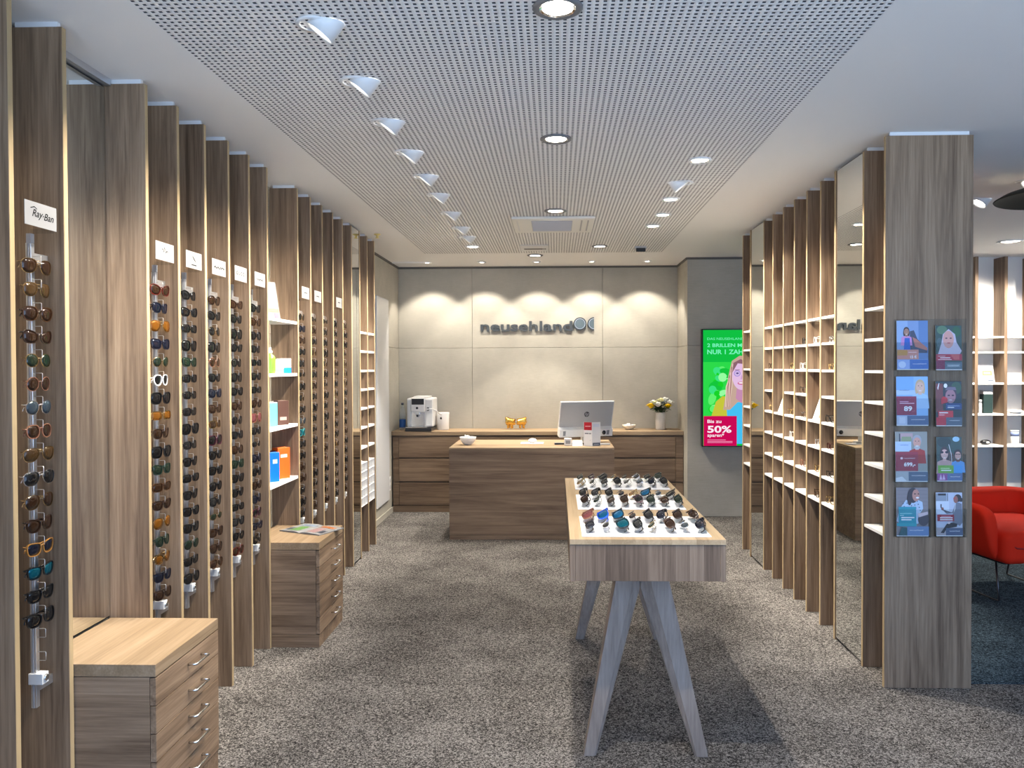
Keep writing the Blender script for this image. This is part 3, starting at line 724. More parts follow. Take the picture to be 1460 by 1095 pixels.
for k, lst in ROD.items():
    yf = yk(k) - FT; yr = yf - .076; xr = -1.690
    t = thing('display_rod', (xr, yr, .5), rod_lab.get(k, 'aluminium sunglasses display rod with hooks, the ' + ROD_AT[k]), 'display rod', 'sunglasses display rods')
    MB().box(-.009, .009, -.009, .009, 0, 1.50, alu).box(-.0035, .0035, -.0105, -.0088, .0, 1.50, mid_pl).build('rail', t, bevel=.0015, seg=1)
    for z in (.05, 1.44):
        MB().box(-.007, .007, .008, .076, z, z + .03, alu).build('bracket', t)
    MB().box(-.004, .012, -.012, .004, 1.50, 1.53, mid_pl).build('end_cap', t)
    MB().box(-.013, .034, -.016, .016, .078, .114, lock_m).lathe([(.011, 0), (.011, .004), (.0085, .006)], chrome, 14, T=Matrix.Translation((.034, 0, .098)) @ Matrix.Rotation(PI / 2, 4, 'Y')).build('lock', t, bevel=.004)
    for i in range(18):
        z = 1.925 - PITCH * i - .5
        MB().tube([(.008, 0, z + .034), (.034, 0, z + .034), (.036, 0, z + .032), (.036, 0, z + .008), (.034, 0, z + .006), (.008, 0, z + .006)], .0011, wire, 5).build('hook', t)
    detail = k <= 7
    for i, (st, cn) in enumerate(lst):
        fm, lm = CLR[cn]; r = random.Random(k * 50 + i)
        zz = 1.925 - PITCH * i
        sc = .88 + .07 * r.random()
        hb = STY[st]['h'] * (.42 if not STY[st]['met'] else .35) * sc
        glasses(st, fm, lm, (xr + .033, yr - .008, zz + .006 - hb + .0005), (0, math.radians(r.uniform(-3, 5)), math.radians(r.uniform(-9, 2))),
                f'{cn} {STY[st]["adj"]} sunglasses, {ORD[i]} from the top on {ROD_AT[k]}', 'sunglasses on ' + ROD_AT[k], True, detail, sc)
    if k in sign_txt:
        t = thing('sign_card', (-1.617, yf - .128, 2.04), {0: 'white card with handwritten-style lettering above the front sunglasses rod', 3: 'white card with grey scribbled mark, second card along the panels',
            4: 'white card with a black feather mark above a sunglasses rod', 5: 'white card with one faint grey line of lettering, fourth card along the panels', 6: 'white card with spaced grey block letters above a sunglasses rod',
            7: 'small white card with grey lettering just before the product shelves', 10: 'blank-looking white card first beyond the product shelves', 11: 'blank-looking white card second beyond the product shelves',
            13: 'white card with dark line of lettering above fourth rod beyond the shelves'}[k], 'sign', 'brand cards above the sunglasses rods')
        b = MB().box(-.0012, 0, -.075, .075, 0, .075, card_m)
        p = Pic(b, (0, -.075, 0), (0, 1, 0), (0, 0, 1))
        dk, gy, lg = mat('sign_black', (.006, .006, .006), .95, 0, .05), mat('sign_grey', (.022, .022, .024), .95, 0, .05), mat('sign_pale_grey', (.035, .035, .037), .95, 0, .05)
        if k == 0:
            p.text(.032, .030, 'Ray', .032, dk, None, .012, .35); p.text(.078, .026, '·Ban', .032, dk, None, .012, .35); p.line([(.026, .054), (.044, .060), (.056, .054)], .0026, dk)
        elif k == 3: squiggle(p, .05, .044, .05, .022, gy, 16, .0022, 3)
        elif k == 4:
            p.poly([(.058, .056), (.066, .054), (.086, .038), (.100, .024), (.088, .032), (.072, .041)], dk); p.line([(.05, .016), (.098, .016)], .005, gy)
        elif k == 5: squiggle(p, .022, .036, .11, .012, gy, 44, .0030, 5)
        elif k == 6: p.text(.075, .030, 'G U C C I', .026, gy, .11, .02, 0, 'CENTER')
        elif k == 7: squiggle(p, .03, .036, .09, .011, gy, 40, .0026, 9)
        else: p.line([(.045, .038), (.105, .038)], .005, dk if k == 13 else lg)
        b.build('card', t)
        MB().box(-.073, -.0012, .055, .060, -.008, .006, acrylic).build('clip', t)

# ------------------------------------------------------------------ shelving on the brochure side
XE = 2.045
def rshelves(ups, skip=()):
    out = []
    for i in range(len(ups) - 1):
        far, near = ups[i], ups[i + 1]
        for j, z in enumerate(ROWS):
            if (i, j) in skip: continue
            out.append((near, far - FT, z))
    return out
def right_unit(label, ups, skip, name='cubby_shelving'):
    t = thing(name, (XR + .2, ups[0], 0), label, 'shelving', 'oak cubby shelving on the brochure side')
    ox, oy = -(XR + .2), -ups[0]
    for y in ups:
        MB().box(XR + ox, XE + ox, y - FT + oy, y + oy, 0, ZF, wz).build('upright', t, bevel=.0015)
        MB().box(XR + ox - .0008, XR + ox, y - FT + oy + .001, y + oy - .001, .001, ZF - .001, band_m).build('edge_band', t)
        MB().box(XR + ox + .02, XE + ox - .02, y - FT + oy + .003, y + oy - .003, ZF, ZC, spacer_m).build('ceiling_spacer', t)
    for ya, yb, z in rshelves(ups, skip):
        MB().box(XR + ox + .004, 1.838 + ox, ya + oy + .0005, yb + oy - .0005, z - .015, z, white).build('shelf', t, bevel=.001)
    for a, b_ in zip(ups[:-1], ups[1:]):
        MB().box(1.838 + ox, 1.856 + ox, b_ + oy, a - FT + oy, 0, ZF, wz).build('back_panel', t)
    return t
UP_B = [6.084, 5.832, 5.568, 5.312, 5.051, 4.793, 4.547]
right_unit('narrow far oak cubby column between the screen and a floor-length mirror', [6.759, 6.50], {(0, 3)})
right_unit('broad oak cubby shelving of six columns between two floor-length mirrors', UP_B, {(1, 3), (4, 3)})
right_unit('oak cubby column ending in the brochure panel near the shop front', [4.135, 3.869], set())
mirror('floor_mirror', XR + .006, 6.085, 6.477, .012, ZF, -1, 'floor-length mirror beside far cubby column reflecting the back counter')
mirror('floor_mirror', XR + .006, 4.136, 4.524, .012, ZF, -1, 'floor-length mirror beside the brochure panel reflecting the desk')

# glasses on the white boards: (column counted from the far end, board row)
fr_cols = [('clear', f_clear), ('gold', f_gold), ('black', f_black), ('tortoise', f_tort), ('red', f_red), ('silver', f_silver)]
cells = [(3, 1, 'black'), (4, 1, 'pale clear'), (5, 1, 'silver'), (0, 2, 'tortoise'), (2, 2, 'gold'), (3, 2, 'pale clear'), (5, 2, 'gold'), (3, 3, 'tortoise'), (0, 4, 'gold'), (2, 4, 'gold'), (3, 4, 'tortoise'), (5, 4, 'black'),
         (2, 5, 'pale clear'), (4, 5, 'silver'), (5, 5, 'red-brown'), (1, 6, 'gold'), (3, 6, 'rose-brown'), (4, 6, 'gold'), (5, 6, 'dark brown'), (4, 7, 'tortoise'), (5, 7, 'gold')]
fmap = {'black': f_black, 'pale clear': f_clear, 'silver': f_silver, 'tortoise': f_tort, 'gold': f_gold, 'red-brown': f_red, 'rose-brown': f_rose, 'dark brown': f_brown}
for i, (cI, rI, cn) in enumerate(cells):
    st = ['panto', 'wayfarer', 'rect', 'cateye'][i % 4]
    ym = (UP_B[cI] - FT + UP_B[cI + 1]) / 2
    glasses(st, fmap[cn], l_none, (1.648, ym + .034, ROWS[rI] + (STY[st]['h'] + STY[st]['t'] + .0012) * .90), (0, math.radians(0), PI + math.radians(-12 + (i * 37) % 24)),
            f'{cn} {STY[st]["adj"]} eyeglasses on {ORD[rI]} board from the top, {ORD[5 - cI]} cubby column behind the mirror', 'eyeglasses in the cubby shelving', False, True, .90, 'eyeglasses', 'eyeglasses')
def leaning_card(x, y, z, w, h, label, kind):
    t = thing('leaning_card', (x, y, z), label, 'display card', None, (0, math.radians(19), 0))
    b = MB().box(0, .003, -w / 2, w / 2, .0015, h, mat('leaning_card_board', (.60, .60, .60), .8, 0, .1))
    p = Pic(b, (0, w / 2, .0015), (0, -1, 0), (0, 0, 1))
    if kind == 0:
        p.rect(.02, h * .62, w - .03, h * .9, ink(176, 140, 100)); p.rect(.02, h * .5, w - .06, h * .56, ink(110, 110, 116)); p.rect(w * .55, .015, w - .02, .06, ink(52, 56, 62))
    else:
        p.rect(.02, h * .42, w - .02, h * .9, ink(190, 112, 40)); p.ell(w * .5, h * .68, .03, .042, ink(206, 150, 104)); p.rect(w * .5, .015, w - .02, .06, ink(52, 56, 62))
    b.build('card', t); return t
leaning_card(1.648, (UP_B[1] - FT + UP_B[2]) / 2, ROWS[4], .20, .27, 'white printed card leaning in the tall cubby of the far half', 0)
leaning_card(1.648, (UP_B[4] - FT + UP_B[5]) / 2, ROWS[4], .20, .27, 'white card with orange photo leaning in the tall cubby near the mirror', 1)

# brochure holder with eight leaflets
YP = 3.847
t = thing('brochure_holder', (1.837, YP, .75), 'clear acrylic holder of eight leaflets on the brochure panel', 'brochure holder')
MB().box(-.176, .176, -.004, -.001, 0, 1.075, acrylic).build('back_plate', t)
LEAF = {1: (1.669, 1.820, 1.580, 1.817), 2: (1.857, 1.982, 1.578, 1.792), 3: (1.668, 1.821, 1.306, 1.543), 4: (1.859, 1.983, 1.304, 1.519), 5: (1.664, 1.819, 1.031, 1.272), 6: (1.864, 1.985, 1.033, 1.246), 7: (1.670, 1.824, .763, .997), 8: (1.862, 1.989, .764, .973)}
for k, (a, b_, z0, z1) in LEAF.items():
    x0, x1 = a - 1.837 - .004, b_ - 1.837 + (.012 if k % 2 == 0 else .004)
    m = MB().box(x0, x1, -.036, -.034, z0 - .75 - .005, z0 - .75 + .13, acrylic).box(x0, x1, -.036, -.004, z0 - .75 - .007, z0 - .75 - .005, acrylic)
    m.box(x0 - .002, x0, -.036, -.004, z0 - .75 - .007, z0 - .75 + .13, acrylic).box(x1, x1 + .002, -.036, -.004, z0 - .75 - .007, z0 - .75 + .13, acrylic).build('pocket', t)
sk = ink(214, 170, 150); sk2 = ink(176, 128, 108); skd = ink(120, 78, 66)
navy_i = ink(74, 100, 142); wht = ink(240, 240, 245); wine = ink(142, 32, 72); brandname = 'neusehland'
def portrait(p, u, v, s, hair, skin, cloth, asp, long=False, beard=None):
    A = lambda a, b, c, d, m, **k: p.ell(a, b, c, d * asp, m, **k)
    if long: A(u, v - .35 * s, s * .95, s * 1.55, hair)
    p.poly([(u - s * 1.7, v - s * 4.2 * asp), (u + s * 1.7, v - s * 4.2 * asp), (u + s * 1.45, v - s * 1.75 * asp), (u + s * .45, v - s * 1.35 * asp), (u - s * .45, v - s * 1.35 * asp), (u - s * 1.45, v - s * 1.75 * asp)], cloth)
    p.poly([(u - s * .34, v - s * 1.6 * asp), (u + s * .34, v - s * 1.6 * asp), (u + s * .3, v - s * .6 * asp), (u - s * .3, v - s * .6 * asp)], skin)
    A(u, v + .12 * s, s * .86, s * 1.10, hair)
    A(u, v - .12 * s, s * .72, s * .98, skin)
    if beard: A(u, v - .72 * s, s * .55, s * .42, beard)
    for q in (-.3, .3): A(u + q * s, v + .05 * s, s * .12, s * .07, ink(60, 42, 40))
    p.poly([(u - .06 * s, v - .12 * s * asp), (u + .09 * s, v - .3 * s * asp), (u - .09 * s, v - .3 * s * asp)], ink(196, 150, 130))
    A(u, v - .55 * s, s * .28, s * .10, ink(236, 226, 222))
def leaflet(k, label, draw):
    a, b_, z0, z1 = LEAF[k]; w, h = b_ - a, z1 - z0
    t = thing('leaflet', ((a + b_) / 2, YP - .018, z0), label, 'leaflet', 'leaflets in the brochure holder', (math.radians(-2), 0, 0))
    b = MB().box(-w / 2, w / 2, -.003, 0, -.0045, h, paperw)
    p = Pic(b, (-w / 2, -.003, 0), (w, 0, 0), (0, 0, h), .00012)
    draw(p, w / h); b.build('sheet', t)
def tx(p, u, v, s, txt, m, width=None, bold=.0, al='LEFT'):   # normalised text, s relative to the height
    vs, fs = text_geo(txt, s, None, bold, 0, al)
    k = p.V.length / p.U.length
    pts = [(x * k, y) for x, y, _ in vs]
    if width:
        x0, x1 = min(q[0] for q in pts), max(q[0] for q in pts); f = width / (x1 - x0); pts = [((x - (x0 if al == 'LEFT' else 0)) * f, y) for x, y in pts]
    p.mb.add([p._p(u + x, v + y, p.h) for x, y in pts], fs, m); p.h += p.step
def d1(p, r):
    p.rect(0, 0, 1, 1, ink(128, 156, 205)); p.rect(.7, .2, 1, 1, ink(96, 132, 188)); p.rect(0, .55, .35, 1, ink(150, 178, 220))
    p.poly([(.42, .78), (.55, .80), (.66, .62), (.98, .40), (.98, .33), (.42, .33)], ink(62, 70, 96))
    portrait(p, .31, .78, .11, ink(62, 42, 44), sk2, ink(205, 140, 200), r, True)
    p.poly([(.22, .40), (.43, .40), (.41, .64), (.25, .64)], ink(20, 90, 190)); p.poly([(.50, .66), (.62, .62), (.98, .43), (.96, .38), (.58, .46)], ink(186, 118, 104))
    p.rect(0, .2, .69, .4, ink(205, 138, 125)); p.rect(0, .28, .33, .39, ink(196, 140, 60)); tx(p, .40, .225, .075, '15 €', wht, None, .02); p.line([(.36, .345), (.62, .345)], .014, ink(240, 205, 200))
    p.rect(0, 0, .4, .19, ink(150, 175, 232)); p.ell(.16, .09, .12, .07, ink(200, 215, 245)); p.rect(.4, 0, 1, .19, ink(62, 110, 190)); tx(p, .5, .095, .035, brandname, wht, .42)
def d2(p, r):
    p.rect(0, 0, 1, 1, ink(48, 78, 74)); p.ell(.25, .9, .2, .1, ink(84, 120, 92)); p.ell(.8, .86, .16, .12, ink(40, 92, 62)); p.ell(.15, .6, .12, .12, ink(70, 96, 100))
    p.poly([(.08, .34), (.92, .34), (1, .42), (.8, .62), (.75, .8), (.5, .92), (.28, .8), (.22, .6)], ink(196, 186, 206))
    p.ell(.49, .68, .21, .20, ink(214, 158, 150)); p.ell(.41, .71, .045, .015, ink(80, 60, 70)); p.ell(.58, .71, .045, .015, ink(80, 60, 70)); p.ell(.5, .60, .07, .014, ink(186, 92, 96))
    p.rect(0, .20, 1, .345, ink(176, 42, 66)); p.poly([(.55, .34), (.9, .34), (.9, .22), (.7, .22)], ink(205, 92, 90)); p.line([(.08, .30), (.36, .30)], .012, ink(235, 195, 205)); p.line([(.16, .262), (.55, .262)], .016, wht); p.line([(.08, .222), (.6, .222)], .010, wht)
    p.rect(0, 0, .34, .20, ink(126, 24, 70)); p.rect(.34, .0, 1, .165, ink(86, 106, 122)); p.rect(.42, .05, .92, .125, ink(120, 138, 150)); tx(p, .46, .07, .04, brandname, wht, .40)
def d3(p, r):
    p.rect(0, 0, 1, 1, ink(142, 188, 238)); p.rect(0, .72, .55, 1, ink(124, 176, 236)); p.rect(.0, .62, .6, .72, ink(180, 205, 240))
    portrait(p, .75, .80, .17, ink(206, 178, 142), ink(226, 186, 168), ink(168, 204, 242), r, True)
    tx(p, .1, .71, .03, brandname, ink(70, 80, 110), .30)
    p.rect(0, .2, .63, .59, wine); p.line([(.1, .48), (.38, .48)], .018, ink(220, 160, 190)); p.line([(.1, .445), (.56, .445)], .016, ink(232, 190, 210)); tx(p, .23, .29, .135, '89', wht, .26, .035); tx(p, .5, .275, .07, ',-', ink(230, 150, 160), .08)
    p.rect(0, 0, .33, .19, ink(182, 196, 222)); p.rect(.08, .03, .27, .16, ink(205, 214, 234)); p.rect(.33, 0, 1, .19, navy_i); tx(p, .46, .10, .035, brandname, wht, .42)
def d4(p, r):
    p.rect(0, 0, 1, 1, ink(38, 56, 66)); p.ell(.8, .85, .2, .14, ink(54, 86, 70)); p.rect(0, .3, .28, .95, ink(120, 62, 66)); p.poly([(.06, .85), (.12, .96), (.14, .96), (.09, .8)], wht); p.ell(.38, .9, .07, .05, wht)
    p.ell(.58, .70, .24, .19, ink(70, 60, 74)); p.ell(.57, .66, .20, .16, ink(168, 122, 134)); p.poly([(.36, .8), (.8, .8), (.76, .87), (.44, .87)], ink(120, 108, 130)); p.ell(.50, .68, .05, .016, ink(40, 30, 50)); p.ell(.66, .68, .05, .016, ink(40, 30, 50)); p.ell(.56, .575, .08, .014, ink(216, 190, 196))
    p.poly([(.2, .48), (.45, .52), (.44, .62), (.3, .66), (.2, .6)], ink(198, 40, 54)); p.rect(.38, .36, 1, .5, ink(44, 74, 132)); p.line([(.45, .44), (.92, .44)], .016, ink(140, 165, 210)); p.line([(.45, .405), (.7, .405)], .016, wht)
    p.rect(.08, .18, .66, .33, ink(208, 52, 66)); p.line([(.12, .285), (.46, .285)], .024, wht); p.line([(.12, .235), (.32, .235)], .018, ink(240, 190, 200)); p.rect(0, 0, .38, .18, ink(190, 34, 58)); p.rect(.38, 0, 1, .18, ink(82, 98, 118)); tx(p, .52, .10, .035, brandname, wht, .38)
def d5(p, r):
    p.rect(0, 0, 1, 1, ink(150, 152, 148)); p.rect(.15, .86, .55, .97, ink(190, 160, 164)); p.rect(.2, .8, .5, .9, ink(146, 158, 120)); p.rect(0, .6, .5, .8, ink(186, 208, 236)); p.rect(.12, .8, .16, .96, ink(66, 70, 84))
    portrait(p, .68, .80, .165, ink(170, 170, 180), ink(214, 160, 146), ink(170, 44, 42), r, False, ink(186, 186, 192)); tx(p, .16, .72, .03, brandname, ink(90, 130, 205), .24)
    p.rect(0, .2, .7, .59, ink(150, 36, 62)); p.ell(.19, .46, .04, .024, ink(235, 205, 215)); tx(p, .26, .45, .035, brandname, ink(235, 205, 215), .34); tx(p, .26, .30, .105, '699,-', wht, .36, .035)
    p.rect(0, 0, 1, .2, ink(172, 178, 184)); p.poly([(.0, .0), (.34, .0), (.2, .09), (.0, .06)], ink(218, 224, 230)); p.rect(.4, 0, 1, .185, ink(78, 98, 126)); tx(p, .5, .10, .035, brandname, wht, .42)
def d6(p, r):
    p.rect(0, 0, 1, 1, ink(52, 78, 76)); p.ell(.78, .95, .14, .06, ink(160, 200, 224)); p.ell(.3, .88, .28, .12, ink(38, 58, 60)); p.ell(.55, .36, .2, .3, ink(96, 78, 72))
    portrait(p, .31, .63, .20, ink(66, 52, 56), ink(220, 178, 170), ink(196, 160, 156), r, True); p.ell(.2, .65, .07, .03, ink(40, 36, 52)); p.ell(.4, .65, .07, .03, ink(40, 36, 52)); p.line([(.48, .83), (.58, .6), (.6, .36)], .018, wht)
    portrait(p, .84, .59, .17, ink(56, 46, 50), ink(206, 160, 148), ink(96, 160, 224), r, False, ink(122, 72, 56)); p.line([(.72, .61), (.96, .61)], .012, ink(36, 30, 36))
    p.rect(.04, .17, .66, .35, ink(112, 176, 62)); p.line([(.14, .28), (.5, .28)], .016, ink(206, 232, 180)); p.line([(.16, .235), (.56, .235)], .022, wht); p.rect(.66, .17, 1, .35, ink(72, 160, 232))
    p.rect(0, 0, .4, .17, ink(150, 80, 150)); p.poly([(.08, .02), (.14, .15), (.2, .02), (.26, .15), (.32, .02)], ink(220, 190, 226)); p.rect(.4, 0, 1, .165, ink(84, 112, 160)); tx(p, .52, .08, .035, brandname, wht, .38)
def d7(p, r):
    p.rect(0, 0, 1, 1, ink(134, 126, 130))
    for i in range(5): p.rect(0, .62 + i * .08, 1, .625 + i * .08, ink(112, 106, 112))
    p.poly([(.0, .3), (.1, .55), (.3, .74), (.62, .76), (.82, .7), (.84, .56), (.7, .42), (.7, .25), (.2, .2)], ink(184, 204, 228))
    for i in range(18): p.ell(.2 + (i * .137) % .58, .46 + (i * .211) % .26, .02, .012, ink(74, 92, 126))
    p.ell(.52, .84, .16, .16, ink(48, 38, 48)); p.ell(.41, .76, .07, .13, ink(48, 38, 48)); p.ell(.61, .84, .115, .125, ink(190, 136, 122)); p.ell(.66, .79, .05, .018, wht); p.ell(.58, .87, .03, .012, ink(40, 30, 36)); p.ell(.69, .87, .025, .012, ink(40, 30, 36))
    p.ell(.84, .34, .17, .14, ink(74, 66, 76)); p.poly([(.66, .46), (.98, .5), (.98, .44), (.7, .38)], ink(216, 196, 204)); p.rect(.06, .19, .61, .60, ink(30, 148, 168)); p.rect(.0, .2, .62, .26, ink(46, 160, 176))
    p.line([(.1, .46), (.48, .46)], .014, ink(150, 216, 224)); p.line([(.1, .42), (.22, .42)], .014, ink(190, 230, 236)); p.line([(.14, .375), (.55, .375)], .026, wht); p.line([(.14, .33), (.46, .33)], .026, wht)
    p.poly([(.05, 0), (.33, 0), (.33, .16), (.16, .18)], ink(44, 86, 92)); p.rect(.32, 0, 1, .19, ink(104, 134, 178)); tx(p, .40, .10, .038, brandname, wht, .42)
def d8(p, r):
    p.rect(0, 0, 1, 1, ink(188, 196, 218)); p.rect(.0, .62, .4, .98, ink(140, 150, 166)); p.rect(.08, .93, .38, .98, ink(40, 36, 44)); p.rect(.42, .5, .46, .98, ink(120, 130, 140)); p.rect(0, .5, .5, .8, ink(206, 216, 232)); p.rect(0, 0, 1, .18, ink(168, 160, 164))
    p.poly([(.64, .58), (.78, .78), (.98, .74), (1, .3), (.9, .22), (.62, .3)], ink(116, 120, 136)); p.poly([(.2, .62), (.3, .56), (.6, .54), (.72, .62), (.66, .52), (.4, .5)], ink(108, 112, 128)); p.poly([(.66, .52), (.76, .76), (.72, .6)], wht)
    p.ell(.83, .87, .14, .09, ink(44, 32, 38)); p.ell(.95, .83, .06, .05, ink(44, 32, 38)); p.ell(.75, .84, .085, .085, ink(150, 96, 86)); p.rect(.66, .855, .76, .87, ink(200, 60, 60)); p.ell(.24, .62, .05, .035, ink(150, 96, 86)); p.rect(.17, .64, .21, .73, ink(40, 40, 50))
    p.poly([(.16, .06), (.28, .05), (.4, .16), (.78, .2), (.8, .27), (.6, .3), (.4, .27)], ink(34, 30, 38)); p.ell(.48, .29, .05, .025, ink(225, 210, 210))
    p.rect(.04, .33, .68, .485, ink(150, 26, 48)); p.line([(.18, .445), (.56, .445)], .014, ink(226, 150, 165)); p.line([(.14, .41), (.62, .41)], .022, wht); p.line([(.14, .365), (.62, .365)], .022, wht); p.rect(.36, 0, 1, .17, ink(74, 90, 120)); tx(p, .5, .09, .038, brandname, wht, .38)
for k, lab, fn in [(1, 'leaflet with dark-haired woman in pink jacket and 15 euro offer', d1), (2, 'leaflet with face framed by a pale hood over a red band', d2), (3, 'leaflet with blonde woman on light blue and price 89', d3),
                   (4, 'dark leaflet with smiling man and a red box over a blue box', d4), (5, 'leaflet with grey-bearded man in red and price 699', d5), (6, 'leaflet with couple wearing glasses over a green box', d6),
                   (7, 'leaflet with laughing woman and large teal box', d7), (8, 'leaflet with person in grey jacket holding up a phone', d8)]: leaflet(k, lab, fn)

# ------------------------------------------------------------------ rack trays in the far slim shelves
for i, k in enumerate((15, 16)):
    y0, y1 = yk(k) + .003, yk(k + 1) - FT - .003
    t = thing('frame_rack', (XL - .05, (y0 + y1) / 2, .42), ['white moulded rack of small cells in the slim far shelving, mirror side', 'white moulded rack of small cells in the slim far shelving, door side'][i], 'rack', 'white racks in the slim shelving')
    h = (y1 - y0) / 2
    MB().box(-.115, 0, -h, h, 0, .37, white).build('back_plate', t, bevel=.002)
    for j in range(6):
        MB().box(0, .045, -h, h, .0 + j * .072, .004 + j * .072, white).build('ledge', t)
    for q in range(4):
        MB().box(0, .045, -h + q * (2 * h - .004) / 3, -h + .004 + q * (2 * h - .004) / 3, 0.004, .36, white).build('divider', t)
    for o in t.children: o.location.z += 0
glasses('round', f_gold, l_none, (XL - .06, (yk(16) + yk(17) - FT) / 2, ROWS[2] + .0255), (0, 0, math.radians(-10)), 'gold round eyeglasses on a board of the slim far shelving', None, False, True, 1, 'eyeglasses', 'eyeglasses')
glasses('rect', f_black, l_none, (XL - .028, (yk(15) + yk(16) - FT) / 2 + .02, .42 + .292 + .0212), (0, 0, math.radians(-6)), 'black eyeglasses in the white frame rack nearest the slim mirror', None, False, True, .9, 'eyeglasses', 'eyeglasses')
# white door panel and switch on the chest-side wall
gloss = mat('white_gloss', (.80, .81, .82), .08)
t = MB().box(-1.812, -1.795, 7.69, 8.24, .17, 2.315, gloss).build('door_1', bevel=.002); struct(t)
struct(MB().box(-1.812, -1.800, 7.36, YB - .002, 0, .06, greige).build('baseboard_left'))
t = thing('wall_socket', (-1.811, 8.30, .33), 'small white double wall socket beside the white wall door', 'socket')
MB().box(-.001, .008, -.04, .04, -.075, .075, white).build('plate', t, bevel=.003)
for z in (-.035, .035): MB().lathe([(.022, .001), (.022, .004), (.018, .0015), (.0005, .0015)], grey_pl, 16, T=Matrix.Translation((.008, 0, z)) @ Matrix.Rotation(PI / 2, 4, 'Y')).build('outlet', t)

# ------------------------------------------------------------------ product shelf goods
def carton(name, x, y, z, w, d, h, rot, m, label, cat, marks=()):
    """a box: w across the front, d deep; front looks along local +x"""
    t = thing(name, (x, y, z), label, cat, 'goods on the product shelves', (0, 0, rot))
    b = MB().box(-d / 2, d / 2, -w / 2, w / 2, .0005, h, m)
    p = Pic(b, (d / 2, -w / 2, 0), (0, 1, 0), (0, 0, 1))
    q = Pic(b, (-d / 2, -w / 2, 0), (1, 0, 0), (0, 0, 1))
    for f, u0, v0, u1, v1, mm in marks:
        (p if f == 'f' else q).rect(u0, v0, u1, v1, mm)
    b.build('carton', t, bevel=.0008, seg=1); return t
yg = yk(9) - FT
ro = math.radians(-38)
t = thing('leaflet_stand', (-1.705, 4.60, GH[0]), 'leaflet with colourful print leaning in an upright stand on the topmost white board', 'leaflet', 'goods on the product shelves', (0, 0, math.radians(-38)))
b = MB().box(-.0015, .0015, -.055, .055, .0, .24, card_m, T=Matrix.Rotation(math.radians(-14), 4, 'Y'))
b2 = MB(); p = Pic(b2, (.0016, -.055, .0), (0, 1, 0), (0, 0, 1)); p.rect(.012, .07, .10, .23, ink(120, 124, 140)); p.rect(.06, .08, .104, .15, ink(84, 140, 66)); p.rect(.008, .09, .05, .15, ink(176, 84, 110)); p.line([(.03, .2), (.05, .16), (.07, .12), (.085, .085)], .010, ink(52, 40, 62)); p.rect(.006, .045, .104, .07, ink(206, 120, 20)); p.rect(.02, .006, .06, .04, ink(120, 120, 190)); p.rect(.07, .006, .1, .04, ink(96, 70, 90))
Tm = Matrix.Rotation(math.radians(-14), 4, 'Y'); b.add([tuple(Tm @ Vector(v)) for v in b2.v], b2.f, ink(120, 124, 140))
for i in range(len(b2.f)): b.m[len(b.m) - len(b2.f) + i] = b.mi(b2.mats[b2.m[i]])
b.build('sheet', t); MB().box(-.05, .025, -.04, .04, 0, .004, acrylic).build('foot', t)
t = thing('spray_bottle', (-1.712, 4.575, GH[1]), 'green and white bottle on second white board of product shelves', 'bottle', 'goods on the product shelves')
MB().lathe([(.030, 0.001), (.032, .006), (.032, .085), (.026, .105), (.013, .115), (.012, .12)], mat('apple_green', (.16, .42, .04), .3), 24).build('body', t)
MB().lathe([(.014, .12), (.014, .135), (.008, .137), (.007, .155), (.0005, .157)], white, 16).build('cap', t)
carton('carton', -1.700, 4.662, GH[1], .06, .045, .085, ro, paperw, 'small white carton with pale blue foot, beside the green bottle', 'carton', [('f', 0, 0, .06, .03, ink(120, 190, 235)), ('s', 0, 0, .045, .03, ink(120, 190, 235))])
carton('carton', -1.690, 4.745, GH[1], .075, .045, .092, ro, paperw, 'white carton with bright blue foot and purple print, end of second board', 'carton', [('f', 0, 0, .075, .035, ink(20, 120, 225)), ('s', 0, 0, .045, .035, ink(20, 120, 225)), ('f', .05, .04, .07, .06, ink(190, 150, 215))])
carton('carton', -1.708, 4.570, GH[2], .05, .06, .145, ro, paperw, 'white carton with teal side and dark top corner on third board', 'carton', [('f', 0, 0, .05, .14, ink(110, 210, 215)), ('s', .01, .10, .055, .135, ink(60, 66, 76))])
carton('carton', -1.694, 4.690, GH[2], .075, .065, .15, ro, ink(88, 62, 54), 'dark brown carton with white edge on third white board', 'carton', [('s', .0, .04, .02, .149, ink(225, 222, 214)), ('f', .015, .03, .06, .05, ink(180, 160, 150))])
carton('carton', -1.760, 4.640, GH[3], .10, .05, .175, ro, ink(120, 26, 20), 'dark red carton standing behind the blue carton on lowest board', 'carton')
carton('carton', -1.696, 4.555, GH[3], .065, .05, .175, ro, ink(14, 110, 222), 'bright blue carton on the lowest white board', 'carton', [('f', .02, .11, .05, .135, ink(200, 225, 250)), ('s', .006, .06, .044, .064, ink(90, 165, 240)), ('s', .006, .10, .044, .104, ink(90, 165, 240))])
carton('carton', -1.695, 4.700, GH[3], .085, .06, .19, ro, ink(246, 104, 36), 'bright orange carton on the lowest white board', 'carton', [('f', .02, .13, .065, .15, ink(255, 226, 200)), ('s', .006, .03, .054, .034, ink(255, 170, 120)), ('s', .006, .06, .054, .064, ink(255, 170, 120)), ('s', .006, .09, .054, .094, ink(255, 170, 120)), ('s', .006, .12, .054, .124, ink(255, 170, 120)), ('s', .006, .15, .054, .154, ink(255, 170, 120))])
